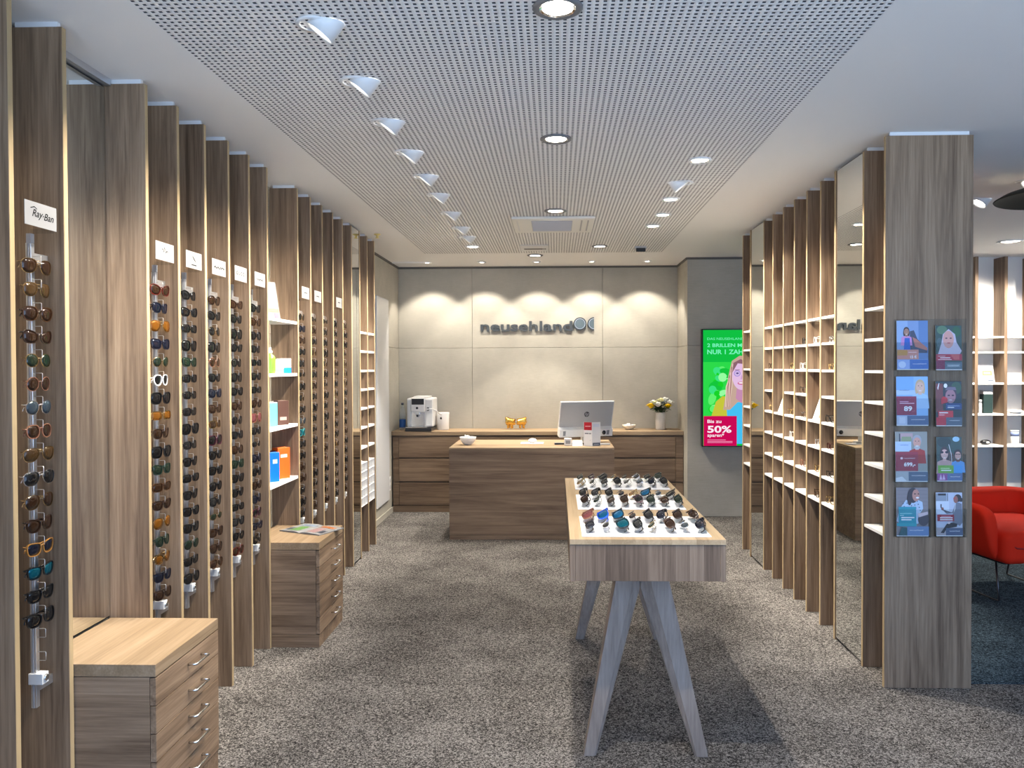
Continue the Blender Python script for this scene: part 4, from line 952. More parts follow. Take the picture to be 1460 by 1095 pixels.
# magazine on the second chest
t = thing('magazine', (-1.500, 4.675, .6008), 'open printed magazine lying on the chest under the product shelves', 'magazine', None, (0, 0, math.radians(-24)))
b = MB(); n = 10
for s in (1, -1):
    top = []; 
    for i in range(n + 1):
        u = i / n; top.append((s * u * .155, .003 + .012 * math.sin(min(1, u * 2.2) * PI / 2) * (1 - u * .75)))
    v = [(x, -.11, z) for x, z in top] + [(x, .11, z) for x, z in top] + [(x, -.11, 0.0004) for x, z in top] + [(x, .11, .0004) for x, z in top]
    k = n + 1; fs = []
    for i in range(n):
        fs += [(i, i + 1, k + i + 1, k + i), (2 * k + i + 1, 2 * k + i, 3 * k + i, 3 * k + i + 1), (2 * k + i, 2 * k + i + 1, i + 1, i), (k + i, k + i + 1, 3 * k + i + 1, 3 * k + i)]
    fs += [(n, 2 * k + n, 3 * k + n, k + n)]
    if s < 0: fs = [f[::-1] for f in fs]
    b.add(v, fs, card_m)
    def zt(x):
        u = abs(x) / .155; return .003 + .012 * math.sin(min(1, u * 2.2) * PI / 2) * (1 - u * .75)
    def patch(x0, x1, y0, y1, m):
        N_ = 6; vv = []; ff = []
        for i in range(N_ + 1):
            x = x0 + (x1 - x0) * i / N_; vv += [(s * x, y0, zt(x) + .0008), (s * x, y1, zt(x) + .0008)]
        for i in range(N_): ff.append((2 * i, 2 * i + 2, 2 * i + 3, 2 * i + 1) if s > 0 else (2 * i + 1, 2 * i + 3, 2 * i + 2, 2 * i))
        b.add(vv, ff, m)
    patch(.03, .10, -.09, .02, ink(92, 132, 76) if s < 0 else ink(150, 122, 122)); patch(.02, .13, .04, .08, ink(160, 96, 56) if s > 0 else ink(120, 134, 152)); patch(.11, .14, -.08, -.02, ink(52, 58, 72))
b.build('pages', t)

# ------------------------------------------------------------------ counter, desk
CZ = .886
tag(bx(-1.812, 1.385, 8.420, YB - .001, .845, CZ, wtopx).build('worktop', bevel=.0015), 'long oak worktop along the logo wall', 'worktop')
def cabinet(x0, x1, label, fl, fr):
    t = thing('base_cabinet', ((x0 + x1) / 2, 8.63, 0), label, 'cabinet', 'oak base cabinets under the worktop')
    o = -(x0 + x1) / 2; y0, y1 = -.205, .21
    MB().box(x0 + o, x1 + o, y0 + .022, y1, .075, .8445, cx_).build('body', t)
    MB().box(x0 + o, x1 + o, y0 + .004, y1, 0, .072, cx_).build('plinth', t)
    MB().box(x0 + o, x1 + o, y0 + .05, y0 + .06, .829, .8445, black_soft).build('shadow_gap', t)
    a = x0 + (fl or 0) + o; c_ = x1 - (fr or 0) + o
    for zg in (.331, .594): MB().box(a, c_, y0 + .014, y0 + .021, zg - .007, zg + .007, black_soft).build('grip_recess_shade', t)  # black strips behind the drawer seams stand in for the shade there
    for z0, z1 in ((.078, .325), (.337, .588), (.600, .824)):
        MB().box(a + .0015, c_ - .0015, y0, y0 + .02, z0, z1, cx_).build('drawer', t, bevel=.001)
        if fl: MB().box(x0 + o, a - .0015, y0, y0 + .02, z0, z1, cx_).build('filler_strip', t, bevel=.001)
        if fr: MB().box(c_ + .0015, x1 + o, y0, y0 + .02, z0, z1, cx_).build('filler_strip', t, bevel=.001)
cabinet(-1.798, -.233, 'oak drawer cabinet below the coffee machine end of worktop', .067, 0)
cabinet(-.231, 1.382, 'oak drawer cabinet below the flower vase end of worktop', 0, .084)
t = thing('reception_desk', (-.23, 7.47, 0), 'oak reception desk block with computer in front of the back counter', 'desk')
x0, x1, y0, y1 = -.761, .762, -.388, .388
MB().box(x0, x1, y0, y1, .834, .850, wtopx).build('top', t, bevel=.001)
b = MB().box(x0 + .001, x1 - .001, y0 + .002, y0 + .024, .044, .831, cx_).box(x0 + .001, x0 + .024, y0 + .024, y1 - .1, .044, .831, cx_).box(x1 - .024, x1 - .001, y0 + .024, y1 - .1, .044, .831, cx_); b.build('body', t, bevel=.001)
MB().box(x0 + .02, x1 - .02, y0 + .01, y1 - .12, .831, .834, black_soft).build('shadow_gap', t)
MB().box(x0 + .001, x1 - .001, y0 + .002, y1 - .1, 0, .042, cx_).build('plinth', t, bevel=.001)
DZ = .850
# logo
lt = mat('anthracite_sign', (.055, .062, .066), .4)
face = mat('slate_sign_disc', (.10, .135, .155), .4)
steel_s = mat('sign_steel_ring', (.62, .62, .60), .3, .8)
t = thing('wall_logo', (-.865, YB - .012, 2.004), 'dark raised neusehland lettering with two disc symbols on the back wall', 'sign')
RX = Matrix.Rotation(PI / 2, 4, 'X')
vs, fs = text_geo('neusehland', .16, 1.052, .022, 0, 'LEFT', .012)
MB().add([(x, -z, y) for x, y, z in vs], fs, lt).build('lettering', t)
rr = .0745
m = MB().lathe([(rr, -.012), (rr, .012), (rr - .003, .0135), (rr * .80, .0135), (rr * .80, -.012)], lt, 40, T=Matrix.Translation((1.138, 0, .078)) @ RX, smooth=False)
m.lathe([(rr * .80, .005), (rr * .80, .0145), (rr * .74, .0145), (rr * .74, .005)], steel_s, 40, T=Matrix.Translation((1.138, 0, .078)) @ RX, smooth=False)
m.lathe([(rr * .74, .0), (rr * .74, .0138), (.0005, .0138)], face, 40, T=Matrix.Translation((1.138, 0, .078)) @ RX, smooth=False); m.build('round_symbol', t)
def half(r0, r1, z0, z1, mm, b):
    n = 24; pts = [(-r1 * math.cos(a), r1 * math.sin(a)) for a in [-PI / 2 + PI * i / n for i in range(n + 1)]]
    if r0 > 0: pts += [(-r0 * math.cos(a), r0 * math.sin(a)) for a in [PI / 2 - PI * i / n for i in range(n + 1)]]
    b.prism(pts, (-z1, -z0), mm, axis=1, T=Matrix.Translation((1.298, 0, .078)))
b = MB(); half(rr * .80, rr, -.012, .0135, lt, b); half(rr * .74, rr * .80, -.005, .0145, steel_s, b); half(0, rr * .74, 0, .0138, face, b); b.build('half_symbol', t)

# coffee machine
silver_p = mat('silver_plastic', (.60, .60, .59), .3, .3)
t = thing('coffee_machine', (-1.504, 8.60, CZ), 'white and silver automatic coffee machine on the worktop', 'coffee machine')
MB().box(-.145, .145, -.13, .20, .045, .365, white).build('body', t, bevel=.018, seg=3)
MB().box(-.155, .135, -.19, .19, 0.001, .040, black).build('drip_tray_base', t, bevel=.008)
MB().box(-.150, .085, -.185, -.13, .040, .050, chrome).build('drip_grid', t, bevel=.003)
MB().box(-.095, .06, -.165, -.128, .215, .372, white).build('control_head', t, bevel=.012, seg=3)
MB().box(-.085, .05, -.169, -.164, .295, .360, black).build('screen', t, bevel=.004)
MB().lathe([(.013, 0), (.013, .006), (.0005, .008)], black, 20, T=Matrix.Translation((-.025, -.165, .258)) @ RX).build('round_button', t)
MB().box(-.045, .0, -.172, -.135, .185, .216, silver_p).box(-.035, -.012, -.165, -.145, .160, .186, black).build('spout', t, bevel=.004)
MB().box(-.140, -.098, -.14, -.129, .06, .35, silver_p).build('front_cladding', t, bevel=.006)
MB().box(.062, .140, -.14, -.129, .06, .35, white).build('front_cladding', t, bevel=.006)
MB().box(-.09, .055, -.134, -.1295, .055, .21, chrome).build('cup_recess_plate', t)
MB().box(.082, .104, -.165, -.138, .225, .265, black).lathe([(.012, 0), (.012, .02)], chrome, 14, T=Matrix.Translation((.093, -.165, .245)) @ RX).build('steam_valve', t, bevel=.002)
MB().box(-.08, .09, -.10, .16, .366, .384, white).build('bean_lid', t, bevel=.008)
MB().tube([(.10, -.168, .245), (.14, -.17, .248), (.185, -.12, .22), (.205, -.06, .19), (.222, .0, .178), (.224, .03, .165)], .006, white, 8).build('milk_tube', t)
t = thing('milk_container', (-1.276, 8.66, CZ), 'white milk container with a black dot beside the coffee machine', 'container')
MB().lathe([(.062, .001), (.066, .006), (.070, .19), (.068, .197), (.0005, .198)], white, 36).build('body', t)
MB().lathe([(.013, 0), (.013, .003), (.0005, .003)], black, 20, T=Matrix.Translation((-.012, -.0655, .135)) @ RX).build('round_badge', t)
t = thing('water_bottle', (-1.735, 8.66, CZ), 'clear bottle with blue label beside the coffee machine', 'bottle')
MB().lathe([(.033, .001), (.036, .006), (.036, .19), (.026, .23), (.013, .265), (.013, .285)], lens_mat('bottle_plastic', (.45, .55, .6), .75, .05), 24).build('body', t)
MB().lathe([(.0368, .03), (.0368, .12)], ink(30, 84, 150), 24, caps=False).build('label', t)
MB().lathe([(.015, .283), (.015, .305), (.0005, .306)], ink(34, 42, 62), 16).build('cap', t)
# golden animals: skin-grown bodies
gold = mat('polished_gold', (.85, .50, .10), .22, 1)
def skin_obj(name, nodes, edges, m, parent, levels=2):
    me = bpy.data.meshes.new(name); me.from_pydata([n[0] for n in nodes], edges, []); me.update()
    o = bpy.data.objects.new(name, me); COL.objects.link(o); o.parent = parent
    sk_ = o.modifiers.new('skin', 'SKIN'); sk_.use_smooth_shade = True
    lay = me.skin_vertices[0] if me.skin_vertices else None
    for i, n in enumerate(nodes): lay.data[i].radius = (n[1], n[1]); lay.data[i].use_root = (i == 0)
    ss = o.modifiers.new('sub', 'SUBSURF'); ss.levels = levels; ss.render_levels = levels
    me.materials.append(m); return o
def animal(x, y, flip, label, yaw):
    t = thing('animal_figurine', (x, y, CZ), label, 'figurine', 'golden animal figurines', (0, 0, yaw))
    f = flip
    nodes = [((-f * .004, 0, .100), .044), ((-f * .020, 0, .098), .040), ((f * .022, 0, .088), .030), ((f * .040, 0, .068), .021), ((f * .047, 0, .048), .012),
             ((-f * .026, .022, .050), .013), ((-f * .028, .024, .008), .010), ((-f * .026, -.022, .050), .013), ((-f * .028, -.024, .008), .010),
             ((f * .012, .020, .050), .012), ((f * .013, .022, .008), .009), ((f * .012, -.020, .050), .012), ((f * .013, -.022, .008), .009), ((-f * .060, 0, .090), .004), ((-f * .064, 0, .065), .003)]
    e = [(0, 1), (0, 2), (2, 3), (3, 4), (1, 5), (5, 6), (1, 7), (7, 8), (2, 9), (9, 10), (2, 11), (11, 12), (1, 13), (13, 14)]
    skin_obj('body', nodes, e, gold, t)
    for s in (1, -1):
        MB().ball((f * .040, s * .020, .074), (.010, .005, .010), gold, 10, 7).build('ear', t)
        MB().ball((f * .051, s * .0125, .060), .0022, black, 8, 6).build('eye', t)
animal(-.515, 8.72, 1, 'polished golden animal figurine on coffee machine side of its twin', math.radians(-14))
animal(-.398, 8.74, -1, 'polished golden animal figurine on computer side of its twin', math.radians(14))
# bowls with wrapped candies
def bowl(x, y, z, r, h, label, seed, n=6, m=white):
    t = thing('candy_bowl', (x, y, z), label, 'bowl', 'candy bowls')
    MB().lathe([(r * .42, .0008), (r * .46, .004), (r * .72, h * .28), (r * .93, h * .7), (r, h), (r * .97, h), (r * .88, h * .7), (r * .66, h * .3), (r * .3, h * .12), (.0005, h * .11)], m, 36).build('bowl', t)
    rr_ = random.Random(seed)
    for i in range(n):
        a = 2 * PI * i / max(1, n - 1); k = 0 if i == n - 1 else r * .45
        c_ = thing('wrapped_candy', (x + k * math.cos(a), y + k * math.sin(a), z + h * (1.06 if k == 0 else .80)), ('white wrapped candy heaped in the bowl on reception desk' if seed == 1 else 'white wrapped candy heaped in the bowl on back worktop'), 'candy', 'candies in the desk bowl' if seed == 1 else 'candies in the worktop bowl', (rr_.uniform(-.5, .5), rr_.uniform(-.4, .4), rr_.uniform(0, 3)))
        MB().ball((0, 0, 0), (r * .26, r * .19, r * .17), paperw, 12, 8).build('sweet', c_)
        for s in (1, -1): MB().lathe([(.004, 0), (r * .14, r * .16)], paperw, 9, T=Matrix.Translation((s * r * .24, 0, 0)) @ Matrix.Rotation(s * PI / 2, 4, 'Y'), caps=False).build('twist', c_)
bowl(-.845, 7.35, DZ, .080, .075, 'white bowl of wrapped candies on the reception desk', 1)
bowl(.815, 8.66, CZ, .078, .055, 'shallow cream bowl of white candies on worktop beside the vase', 2, 5, mat('cream_ceramic', (.72, .66, .56), .35))
# vase and roses
t = thing('vase', (1.166, 8.66, CZ), 'white cylindrical vase with roses at the end of the worktop', 'vase')
MB().lathe([(.050, .001), (.054, .005), (.057, .10), (.056, .192), (.052, .194), (.050, .19), (.050, .02), (.0005, .018)], mat('vase_ceramic', (.76, .73, .68), .35), 36).build('body', t)
yel, cream, whr = ink(240, 205, 20), ink(240, 236, 190), ink(246, 246, 240)
stem_m, leaf_m = ink(60, 96, 40), mat('rose_leaf', (.035, .10, .025), .45)
def rose(i, dx, dy, dz, m, nm, r):
    base = Vector((1.166, 8.66, CZ + .185)); head = base + Vector((dx, dy, dz))
    t = thing('rose', head, f'{nm} rose in the white vase, {["lowest facing coffee machine", "upper, second over from vase edge", "low in front under white blooms", "topmost in the middle", "topmost toward the wall niche", "upper at niche side", "low at the niche side", "behind the topmost bloom", "between yellow bloom and middle"][i]}', 'flower', 'roses in the white vase')
    b = MB(); rr_ = random.Random(i)
    r = r * 1.28; b.ball((0, 0, 0), (r * .62, r * .62, r * .62), m, 12, 8)
    for ringi, (cnt, rad, op, hh) in enumerate([(4, .45, .25, .95), (5, .72, .55, .9), (6, .95, .95, .75)]):
        for q in range(cnt):
            a = 2 * PI * q / cnt + ringi * .5 + rr_.random() * .4
            vv = []; ff = []
            for iu in range(5):
                for iv in range(5):
                    uu = (iu - 2) / 2; w_ = iv / 4
                    aa = a + uu * .85 * (1 - .25 * w_)
                    rad_ = r * (.18 + rad * (w_ ** .7) * (1 - .08 * uu * uu)) + r * .12 * op * max(0, w_ - .75) * 4
                    zz = r * (-.55 + hh * 1.15 * w_ * (1 - .16 * uu * uu)) - r * .22 * op * max(0, w_ - .75) * 4
                    vv.append((rad_ * math.cos(aa), rad_ * math.sin(aa), zz))
            for iu in range(4):
                for iv in range(4): ff.append((iu * 5 + iv, iu * 5 + iv + 1, (iu + 1) * 5 + iv + 1, (iu + 1) * 5 + iv))
            b.add(vv, ff, m, True)
    b.build('blossom', t)
    d = base - head
    MB().tube([(0, 0, -r * .5), tuple(d * .5 + Vector((dx * .12, dy * .12, 0))), tuple(d + Vector((dx * .15, dy * .15, -.06)))], .0032, stem_m, 6).build('stem', t)
    L_ = MB()
    for q in range(10):
        f = .15 + .6 * rr_.random(); a = rr_.random() * 2 * PI; p0 = d * f; ln = .062 + .025 * rr_.random()
        ex = Vector((math.cos(a), math.sin(a), rr_.uniform(-.5, .25))).normalized(); sd = ex.cross(Vector((0, 0, 1))).normalized()
        pts = [p0, p0 + ex * ln * .4 + sd * ln * .28, p0 + ex * ln, p0 + ex * ln * .4 - sd * ln * .28, p0 + ex * ln * .42 + Vector((0, 0, .006))]
        L_.add([tuple(q_) for q_ in pts], [(0, 1, 4), (1, 2, 4), (2, 3, 4), (3, 0, 4)], leaf_m, True)
    L_.build('leaves', t)
for i, a in enumerate([(-.110, -.03, .085, yel, 'bright yellow', .038), (-.062, -.01, .115, cream, 'cream', .034), (-.035, -.055, .10, whr, 'white', .036), (.005, .0, .145, cream, 'pale yellow', .034), (.050, .01, .150, whr, 'white', .036),
                       (.095, -.02, .120, whr, 'white', .036), (.075, -.06, .085, yel, 'yellow', .032), (.03, .045, .135, whr, 'white', .034), (-.075, .04, .12, whr, 'white', .033)]): rose(i, *a)
# computer
t = thing('desktop_computer', (.275, 7.60, DZ), 'silver all-in-one computer with round hp emblem, seen from behind, on reception desk', 'computer', None, (0, 0, math.radians(19)))
T_ = Matrix.Translation((0, 0, .075)) @ Matrix.Rotation(math.radians(16), 4, 'X')
panel_grey = mat('monitor_back', (.42, .43, .45), .35, .2)
MB().box(-.279, .279, -.006, .012, 0, .345, white, T=T_).build('casing', t, bevel=.004)
b = MB().box(-.270, .270, -.0105, -.0055, .085, .338, panel_grey, T=T_)
b.build('back_cover', t)
MB().box(-.262, .262, .0115, .0135, .04, .335, black, T=T_).build('screen', t)
b = MB()
b.hexa([T_ @ Vector(p) for p in ((-.279, -.052, -.004), (.279, -.052, -.004), (.279, -.004, -.004), (-.279, -.004, -.004))], [T_ @ Vector(p) for p in ((-.279, -.046, .070), (.279, -.046, .070), (.279, -.004, .090), (-.279, -.004, .090))], white)
b.build('chin_housing', t, bevel=.004)
v = MB()
for sx in (-1, 1):
    for i in range(6): v.box(sx * .228 - .013 + i * .0045, sx * .228 - .0108 + i * .0045, -.0535, -.050, .012, .060, mid_pl, T=T_)
v.build('vent_slots', t)
MB().ball(tuple(T_ @ Vector((.185, -.05, .035))), (.02, .012, .022), black, 12, 8).build('cable_port', t)
b = MB(); p = Pic(b, T_ @ Vector((0, -.0107, .215)), T_.to_3x3() @ Vector((1, 0, 0)), T_.to_3x3() @ Vector((0, 0, 1)))
p.ell(0, 0, .027, .027, ink(58, 60, 64), 32); vs_, fs_ = text_geo('hp', .046, None, 0, .35, 'CENTER'); p.mb.add([p._p(x - .002, y - .012, p.h) for x, y, _ in vs_], fs_, ink(176, 178, 184)); b.build('emblem', t)
MB().lathe([(.075, .0008), (.075, .006), (.02, .010), (.0005, .011)], grey_pl, 28, c=(0, .01, 0)).box(-.03, .03, -.01, .02, .008, .12, grey_pl).build('stand', t)
t = thing('mouse_pad', (-.235, 7.50, DZ), 'white pad with a mouse on it on the reception desk', 'mouse pad')
MB().box(-.11, .11, -.085, .085, .0006, .004, paperw).build('pad', t, bevel=.001)
t = thing('computer_mouse', (-.232, 7.50, DZ + .004), 'white rounded computer mouse on the white pad', 'mouse')
MB().ball((0, 0, .014), (.042, .030, .022), white, 18, 10).build('shell', t)
for o in t.children: o.location.z = .0085
t = thing('keyboard', (.20, 7.40, DZ), 'slim silver keyboard lying behind the little white box on reception desk', 'keyboard', None, (0, 0, math.radians(2)))
MB().hexa([(-.22, -.055, .0006), (.22, -.055, .0006), (.22, .06, .0006), (-.22, .06, .0006)], [(-.22, -.055, .022), (.22, -.055, .022), (.22, .06, .009), (-.22, .06, .009)], silver_p).build('base', t, bevel=.003)
MB().box(-.218, .218, -.0565, -.0545, .002, .018, black).build('edge_strip', t)
t = thing('small_box', (.110, 7.285, DZ), 'small white square box with grey screen on the reception desk', 'box')
MB().box(-.036, .036, -.03, .03, .0006, .068, white).build('case', t, bevel=.004); MB().box(-.022, .022, -.0315, -.029, .018, .050, mid_pl).build('screen', t)
t = thing('card_stand', (.198, 7.26, DZ), 'low white card stand beside the folded flyer on desk', 'card stand')
MB().hexa([(-.05, -.03, .0006), (.05, -.03, .0006), (.05, .03, .0006), (-.05, .03, .0006)], [(-.046, .0, .05), (.046, .0, .05), (.046, .012, .05), (-.046, .012, .05)], paperw).build('card', t, bevel=.001)
t = thing('folded_flyer', (.335, 7.22, DZ), 'upright folded white flyer with a red square standing on the desk', 'flyer')
b = MB()
A0, A1, A2 = Vector((-.078, .02, 0)), Vector((.0, -.018, 0)), Vector((.078, .012, 0))
for P, Q in ((A0, A1), (A1, A2)):
    n_ = Vector((-(Q - P).y, (Q - P).x, 0)).normalized() * .0012
    b.hexa([P + Vector((0, 0, .0006)), Q + Vector((0, 0, .0006)), Q + n_ + Vector((0, 0, .0006)), P + n_ + Vector((0, 0, .0006))], [P + Vector((0, 0, .225)), Q + Vector((0, 0, .225)), Q + n_ + Vector((0, 0, .225)), P + n_ + Vector((0, 0, .225))], paperw)
p = Pic(b, A0, (A1 - A0).normalized(), (0, 0, 1)); p.rect(.003, .150, .082, .224, ink(190, 26, 44)); p.line([(.015, .185), (.07, .187)], .008, ink(240, 180, 185)); p.line([(.012, .118), (.05, .118)], .010, ink(120, 120, 130)); p.line([(.055, .118), (.075, .118)], .010, ink(120, 120, 130)); p.line([(.06, .05), (.075, .062)], .003, ink(190, 190, 200))
p = Pic(b, A1, (A2 - A1).normalized(), (0, 0, 1)); p.rect(.004, .003, .08, .032, ink(72, 82, 100)); p.rect(.012, .18, .072, .21, ink(222, 226, 236)); p.line([(.015, .017), (.068, .017)], .008, ink(170, 178, 192))
b.build('sheet', t)
t = thing('tablet', (.435, 7.36, DZ), 'dark flat tablet lying at the desk end behind the flyer', 'tablet')
MB().box(-.075, .075, -.05, .05, .0006, .010, mid_pl).build('body', t, bevel=.002)
# screen on the wall
t = thing('advertising_screen', (1.526, 8.205, .749), 'upright wall screen with green advert and woman wearing glasses', 'screen')
SW, SH = .695, 1.235
MB().box(0, SW, -.083, -.001, 0, SH, black).build('housing', t, bevel=.004)
def E(r, g_, b_): return emis(f'screen_{r}_{g_}_{b_}', rgb(r, g_, b_), .55)
b = MB(); p = Pic(b, (.012, -.0836, .012), (1, 0, 0), (0, 0, 1), .0003)
sw, sh = SW - .024, SH - .024
gr, gr2, cy_ = E(16, 190, 66), E(52, 226, 96), E(120, 246, 190)
p.rect(0, 0, sw, sh, gr); top = sh
p.rect(0, .30, sw, top - .335, E(44, 216, 74))
rr_ = random.Random(4)
for i in range(26):
    p.ell(rr_.uniform(.09, .30), rr_.uniform(.36, .82), rr_.uniform(.03, .07), rr_.uniform(.015, .045), [E(20, 196, 60), E(96, 240, 110), E(60, 226, 130), E(150, 250, 160), E(24, 210, 40)][i % 5], 16, rr_.uniform(0, 3))
for i in range(14):
    p.ell(rr_.uniform(.5, .62), rr_.uniform(.36, .82), rr_.uniform(.03, .045), rr_.uniform(.015, .04), [E(20, 196, 60), E(96, 240, 110), E(60, 226, 130)][i % 3], 16, rr_.uniform(0, 1))
p.text(.04, top - .105, 'DAS NEUSEHLAND PRINZIP', .036, cy_, .56)
p.text(.04, top - .178, '2 BRILLEN MIT', .052, cy_, .42, .022)
p.text(.04, top - .252, 'NUR 1 ZAHLEN', .066, cy_, .50, .024)
fx, fz = .395, top - .475
p.poly([(.08, .30), (.13, .46), (.20, .52), (.30, .50), (.34, .30)], E(196, 196, 60)); p.poly([(.27, .02), (.24, .40), (.32, .50), (.52, .50), (.62, .40), (.64, .02)], E(70, 190, 240)); p.poly([(.52, .50), (.58, .46), (.64, .30), (.64, .02), (.56, .02)], E(60, 170, 226))
p.poly([(fx - .02, fz + .205), (fx - .10, fz + .15), (fx - .135, fz), (fx - .16, fz - .18), (fx - .19, fz - .36), (fx - .12, fz - .36), (fx - .04, fz - .28), (fx + .10, fz - .28), (fx + .17, fz - .34), (fx + .16, fz - .1), (fx + .14, fz + .10), (fx + .06, fz + .2)], E(196, 166, 150))
for i in range(7): p.line([(fx - .09 - .008 * i, fz + .12 - .03 * i), (fx - .10 - .010 * i, fz - .12), (fx - .13 - .006 * i + .012 * (i % 3), fz - .33)], .008, [E(232, 206, 190), E(140, 96, 92), E(214, 176, 170)][i % 3])
p.poly([(fx - .05, fz - .14), (fx + .06, fz - .14), (fx + .07, fz - .24), (fx, fz - .29), (fx - .06, fz - .24)], E(196, 140, 176))
p.ell(fx, fz, .098, .152, E(226, 190, 226), 32); p.poly([(fx - .095, fz + .03), (fx - .085, fz + .13), (fx - .01, fz + .17), (fx + .08, fz + .13), (fx + .095, fz + .03), (fx + .05, fz + .115), (fx - .04, fz + .125)], E(140, 100, 110))
for s in (-1, 1):
    p.ell(fx + s * .045, fz + .02, .034, .032, E(150, 130, 214), 20); p.ell(fx + s * .045, fz + .02, .028, .026, E(206, 182, 226), 20); p.ell(fx + s * .043, fz + .022, .014, .008, E(80, 60, 120), 12); p.line([(fx + s * .02, fz + .058), (fx + s * .07, fz + .056)], .006, E(120, 84, 104))
p.poly([(fx, fz + .01), (fx + .016, fz - .04), (fx - .012, fz - .04)], E(206, 160, 206)); p.ell(fx, fz - .082, .042, .016, E(200, 80, 130), 18); p.ell(fx, fz - .079, .032, .008, E(250, 240, 250), 18)
rd = E(200, 10, 84); wE = E(250, 236, 246)
p.rect(0, 0, .345, .312, rd); p.text(.04, .240, 'Bis zu', .048, wE, .145, .02); p.text(.04, .140, '50%', .098, wE, .25, .028); p.text(.04, .095, 'sparen*', .048, wE, .175, .02)
for i, z in enumerate((.062, .046, .034)): p.line([(.04, z), (.30 - .07 * (i == 0), z)], .006, E(240, 150, 190))
b.build('display', t)

# ------------------------------------------------------------------ display table with trays of sunglasses
TX0, TX1, TY0, TY1, TZ = .049, .628, 2.866, 4.441, .955
t = thing('display_table', ((TX0 + TX1) / 2, 3.65, 0), 'oak display table on slanted legs carrying three trays of sunglasses', 'table')
ox, oy = -(TX0 + TX1) / 2, -3.65
X0, X1, Y0, Y1 = TX0 + ox, TX1 + ox, TY0 + oy, TY1 + oy
MB().box(X0, X1, Y0, Y1, TZ - .020, TZ, wtop).build('tabletop', t, bevel=.001)
MB().box(X0 + .021, X1 - .021, Y0 + .004, Y0 + .024, .798, TZ - .0205, wapr).build('end_apron', t, bevel=.001)
MB().box(X0 + .021, X1 - .021, Y1 - .024, Y1 - .004, .798, TZ - .0205, wapr).build('end_apron', t, bevel=.001)
MB().box(X0, X0 + .0205, Y0 + .003, Y1 - .003, .796, TZ - .0205, wapry).build('side_apron', t, bevel=.001)
MB().box(X1 - .0205, X1, Y0 + .003, Y1 - .003, .796, TZ - .0205, wapry).build('side_apron', t, bevel=.001)
MB().box(X0 + .021, X1 - .021, Y0 + .025, Y1 - .025, .81, .83, wtop).build('underside_board', t)
def leg(secs, yf, yt, d0, d1):      # secs: (z, outer, crease, inner) from foot to top
    v = []; fs = []
    for z, o_, c_, i_ in secs:
        k = z / .809; y = yf + (yt - yf) * k; d = d0 + (d1 - d0) * k
        v += [(o_ + ox, y, z), (c_ + ox, y, z), (i_ + ox, y + .028 * min(1, .25 + k), z), (i_ + ox, y + d, z), (o_ + ox, y + d, z)]
    for q in range(len(secs) - 1):
        for j in range(5):
            l = (j + 1) % 5; fs.append((q * 5 + j, q * 5 + l, (q + 1) * 5 + l, (q + 1) * 5 + j))
    fs.append([4, 3, 2, 1, 0]); n_ = 5 * (len(secs) - 1); fs.append([n_ + j for j in range(5)])
    if secs[0][1] > secs[0][3]: fs = [f[::-1] for f in fs]
    return MB().add(v, fs, wleg)
for yf, yt, d0, d1 in ((3.146, 3.10, .055, .11), (4.50, 4.29, .055, .10)):
    a = yf + oy; c_ = yt + oy
    leg([(0, .108, .152, .160), (.70, .2317, .301, .338), (.809, .251, .322, .338)], a, c_, d0, d1).build('leg', t, bevel=.0015)
    leg([(0, .617, .571, .563), (.70, .4604, .387, .339), (.809, .436, .364, .339)], a, c_, d0, d1).build('leg', t, bevel=.0015)
trays = [(.096, .582, 2.905, 3.290), (.096, .580, 3.455, 3.845), (.098, .592, 4.015, 4.400)]
tn = ['front tray', 'middle tray', 'rear tray']
tray_m = mat('tray_white', (.84, .85, .87), .35)
TG = [
 [[('shield', 'pale rose'), ('shield', 'bright blue'), ('shield', 'black blue-mirror'), ('oval', 'plum'), ('sport', 'black grey'), ('sport', 'navy'), ('sport', 'dark brown'), ('sport', 'black amber')],
  [('rect', 'navy'), ('oval', 'pale clear'), ('shield', 'black teal'), ('sport', 'black grey'), ('oval', 'gold green'), ('sport', 'black amber'), ('oval', 'silver grey-blue'), ('sport', 'navy')]],
 [[('sport', B), ('sport', 'black grey'), ('sport', B), ('oval', 'navy'), ('rect', 'gold amber'), ('shield', 'black blue-mirror'), ('oval', 'silver grey-blue'), ('oversize', B)],
  [('sport', 'dark brown'), ('oval', 'dark green'), ('rect', 'dark brown'), ('sport', 'black amber'), ('sport', 'plum'), ('sport', 'dark green'), ('rect', 'tortoise'), ('sport', 'dark green')]],
 [[('rect', 'black grey'), ('rect', 'plum'), ('oversize', B), ('oval', 'gold green'), ('oval', 'black grey'), ('rect', 'silver black'), ('rect', B), ('sport', 'dark green')],
  [('rect', 'gold brown'), ('oval', B), ('rect', 'black grey'), ('sport', B), ('oval', B), ('rect', 'silver grey-blue'), ('sport', 'navy'), ('sport', B)]],
]
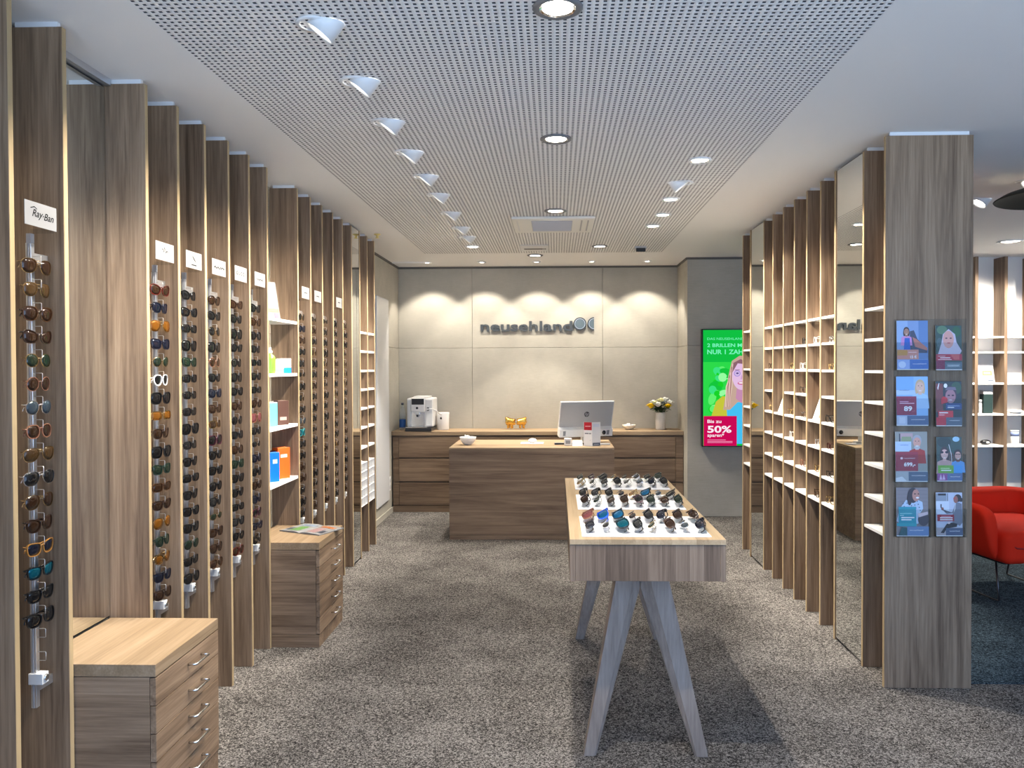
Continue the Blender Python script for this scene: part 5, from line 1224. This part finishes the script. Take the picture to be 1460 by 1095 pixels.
for i, (a, b_, c_, d_) in enumerate(trays):
    t = thing('display_tray', ((a + b_) / 2, (c_ + d_) / 2, TZ), ['white tray with sixteen sunglasses at the apron end of display table', 'white tray with sixteen sunglasses in the middle of display table', 'white tray with sixteen sunglasses at the desk end of display table'][i], 'tray', 'white trays on the display table')
    w_, l_ = (b_ - a) / 2, (d_ - c_) / 2
    MB().box(-w_, w_, -l_, l_, .0004, .004, tray_m).build('board', t, bevel=.001)
    cw = (b_ - a) / 8
    for r_ in range(2):
        for q in range(8):
            st, cn = TG[i][1 - r_][q] if False else TG[i][0 if r_ == 1 else 1][q]
            fm, lm = CLR[cn]; rn = random.Random(i * 100 + r_ * 10 + q)
            x = a + cw * (q + .5); y = c_ + l_ * (.52 + r_ * .96)
            tilt = math.radians(rn.uniform(56, 68)); hgt = STY[st]['h'] + STY[st]['t']
            rot = Euler((0, -tilt, PI + math.radians(rn.uniform(-14, 6))), 'XYZ')
            Rm = rot.to_matrix()
            key = (st, 'low'); 
            zs = [ (Rm @ v.co).z for kk in ('frame',) for v in glass_mesh(st, kk).vertices] + [(Rm @ v.co).z for s in (1, -1) for v in glass_mesh(st, 'temple', True, s).vertices] + [(Rm @ v.co).z for s in (1, -1) for v in glass_mesh(st, 'lens', side=s).vertices]
            glasses(st, fm, lm, (x, y, TZ + .0045 - min(zs)), tuple(rot), f'{cn} {STY[st]["adj"]} sunglasses, {ORD[q]} from the chest side, {"far" if r_ else "near"} row of {tn[i]}', 'sunglasses on the ' + tn[i], True, True, .90)

# ------------------------------------------------------------------ lounge: shelves, goods, chair
LX = [4.06, 4.36, 4.66, 4.96, 5.26, 5.56]
t = thing('lounge_shelving', (4.66, 8.24, 0), 'tall oak shelving with white backs behind the red chair', 'shelving')
for x in LX: MB().box(x - .016 - 4.66, x + .016 - 4.66, -.11, .104, 0, 2.72, wz).build('upright', t, bevel=.0015)
for a, b_ in zip(LX[:-1], LX[1:]):
    MB().box(a + .0165 - 4.66, b_ - .0165 - 4.66, .094, .104, 0, 2.72, white).build('white_back', t)
    for z in (1.896, 1.737, 1.413, 1.091, .762): MB().box(a + .0165 - 4.66, b_ - .0165 - 4.66, -.106, .0935, z - .02, z, white).build('shelf', t, bevel=.001)
t = thing('display_card', (4.512, 8.215, 1.413), 'white card with orange picture leaning in the lounge shelving', 'display card', None, (math.radians(-14), 0, math.radians(0)))
b = MB().box(-.085, .085, -.002, 0, .0008, .2, paperw); p = Pic(b, (-.085, -.002, 0), (1, 0, 0), (0, 0, 1)); p.rect(.05, .075, .15, .125, ink(236, 178, 84)); p.rect(.065, .09, .135, .112, ink(250, 214, 150)); p.rect(.10, .012, .16, .03, ink(86, 96, 112)); b.build('card', t)
t = thing('case_box', (4.51, 8.22, 1.091), 'dark green upright box with pale top in the lounge shelving', 'box')
MB().box(-.047, .047, -.04, .04, .0006, .20, mat('dark_green_box', (.02, .045, .042), .5)).build('body', t, bevel=.003)
MB().hexa([(-.047, -.04, .2), (.047, -.04, .2), (.047, .04, .2), (-.047, .04, .2)], [(-.042, -.02, .24), (.042, -.02, .24), (.047, .04, .24), (-.047, .04, .24)], grey_pl).build('top_flap', t, bevel=.002)
t = thing('pump_bottle', (4.438, 8.20, 1.091), 'slim white bottle beside the dark green box', 'bottle')
MB().lathe([(.014, .0008), (.016, .004), (.016, .10), (.008, .115)], white, 16).build('body', t); MB().lathe([(.014, .113), (.016, .14), (.0005, .145)], grey_pl, 14).build('cap', t)
t = thing('camera_case', (4.495, 8.20, .762), 'small black rounded glasses case in the lounge shelving', 'glasses case')
MB().ball((0, 0, .027), (.055, .032, .0265), black, 20, 12).build('shell', t); MB().ball((.008, -.026, .026), (.022, .010, .012), grey_pl, 12, 8).build('inlay', t)
t = thing('soap_dish', (4.80, 8.20, 1.091), 'low white round dish in the lounge shelving', 'dish')
MB().lathe([(.045, .0008), (.075, .012), (.078, .024), (.06, .034), (.0005, .038)], white, 28).build('dish', t)
t = thing('cosmetic_tub', (4.795, 8.20, .762), 'white tub with lilac band in the lounge shelving', 'tub')
MB().lathe([(.034, .0008), (.036, .004), (.038, .09)], white, 24).build('body', t); MB().lathe([(.039, .09), (.040, .135)], ink(160, 176, 222), 24).build('band', t); MB().lathe([(.040, .135), (.040, .15), (.0005, .152)], white, 24).build('lid', t); MB().box(-.05, .05, -.05, .05, .0004, .012, white).build('foot_card', t)
t = thing('glass_ornament', (4.79, 8.19, 1.413), 'small clear ornament on a white base in the lounge shelving', 'ornament')
MB().box(-.05, .05, -.03, .03, .0006, .035, white).build('base', t, bevel=.003); MB().lathe([(.012, .035), (.02, .06), (.006, .085), (.0005, .086)], acrylic, 14).build('top', t)
# red lounge chair
red = mat('red_upholstery', (.70, .022, .004), .85, 0, .25, bump=.25, bscale=420)
t = thing('lounge_chair', (3.20, 5.60, 0), 'red upholstered lounge chair on thin metal legs beside the brochure panel', 'chair', None, (0, 0, math.radians(10)))
def chair_shell():
    n = 36; path = []
    hw, back, front, rc = .40, .34, -.36, .17
    pts = [(-hw, front)] 
    for i in range(10): pts.append((-hw, front + (back - rc - front) * (i + 1) / 10))
    for i in range(1, 9): a = PI - PI / 2 * i / 8; pts.append((-hw + rc + rc * math.cos(a), back - rc + rc * math.sin(a)))
    for i in range(1, 7): pts.append((-hw + rc + (2 * hw - 2 * rc) * i / 6, back))
    for i in range(1, 9): a = PI / 2 - PI / 2 * i / 8; pts.append((hw - rc + rc * math.cos(a), back - rc + rc * math.sin(a)))
    for i in range(10): pts.append((hw, back - rc - (back - rc - front) * (i + 1) / 10))
    N_ = len(pts); v = []; fs = []
    for i, (x, y) in enumerate(pts):
        a = Vector(pts[max(i - 1, 0)]); b2 = Vector(pts[min(i + 1, N_ - 1)]); tn_ = (b2 - a).normalized(); nn = Vector((-tn_.y, tn_.x))   # outward
        k = max(0, min(1, (y - front) / (back - front)))
        zt2 = .655 + .02 * k; zb = .27 + .02 * (1 - k)
        if y < front + .10: zt2 -= .05 * (1 - (y - front) / .10) ** 2
        lean = .03 + .06 * k
        prof = [(-.085, .30), (-.075, zt2 - .05), (-.055, zt2 - .012), (-.015 + lean * .5, zt2), (.012 + lean * .6, zt2 - .02), (.015 + lean * .45, zt2 - .09), (-.01, .38), (-.06, zb)]
        for o, z in prof: v.append((x + nn.x * o, y + nn.y * o, z))
    m_ = len(prof)
    for i in range(N_ - 1):
        for j in range(m_):
            l = (j + 1) % m_; fs.append((i * m_ + j, (i + 1) * m_ + j, (i + 1) * m_ + l, i * m_ + l))
    fs.append([j for j in range(m_)]); fs.append([(N_ - 1) * m_ + j for j in range(m_)][::-1])
    return MB().add(v, fs, red, True)
o = chair_shell().build('shell', t); sm = o.modifiers.new('sub', 'SUBSURF'); sm.levels = 1; sm.render_levels = 2
o = MB().box(-.325, .325, -.42, .27, .275, .495, red).build('seat_cushion', t, bevel=.055, seg=5)
for p_ in o.data.polygons: p_.use_smooth = True
MB().tube([(-.30, -.40, .42), (-.25, -.422, .39), (0, -.424, .375), (.25, -.422, .39), (.30, -.40, .42)], .006, mat('red_piping', (.30, .008, .003), .8), 8).build('seam', t)
MB().box(-.22, .22, -.26, .20, .240, .280, black_soft).build('base_plate', t, bevel=.01)
for s in (1, -1):
    MB().tube([(s * .24, -.22, .25), (s * .28, -.30, .012), (s * .28, -.28, .006), (s * .28, .28, .006), (s * .28, .30, .012), (s * .24, .20, .25)], .007, mat('dark_steel', (.10, .10, .11), .3, .9), 10).build('leg_frame', t)
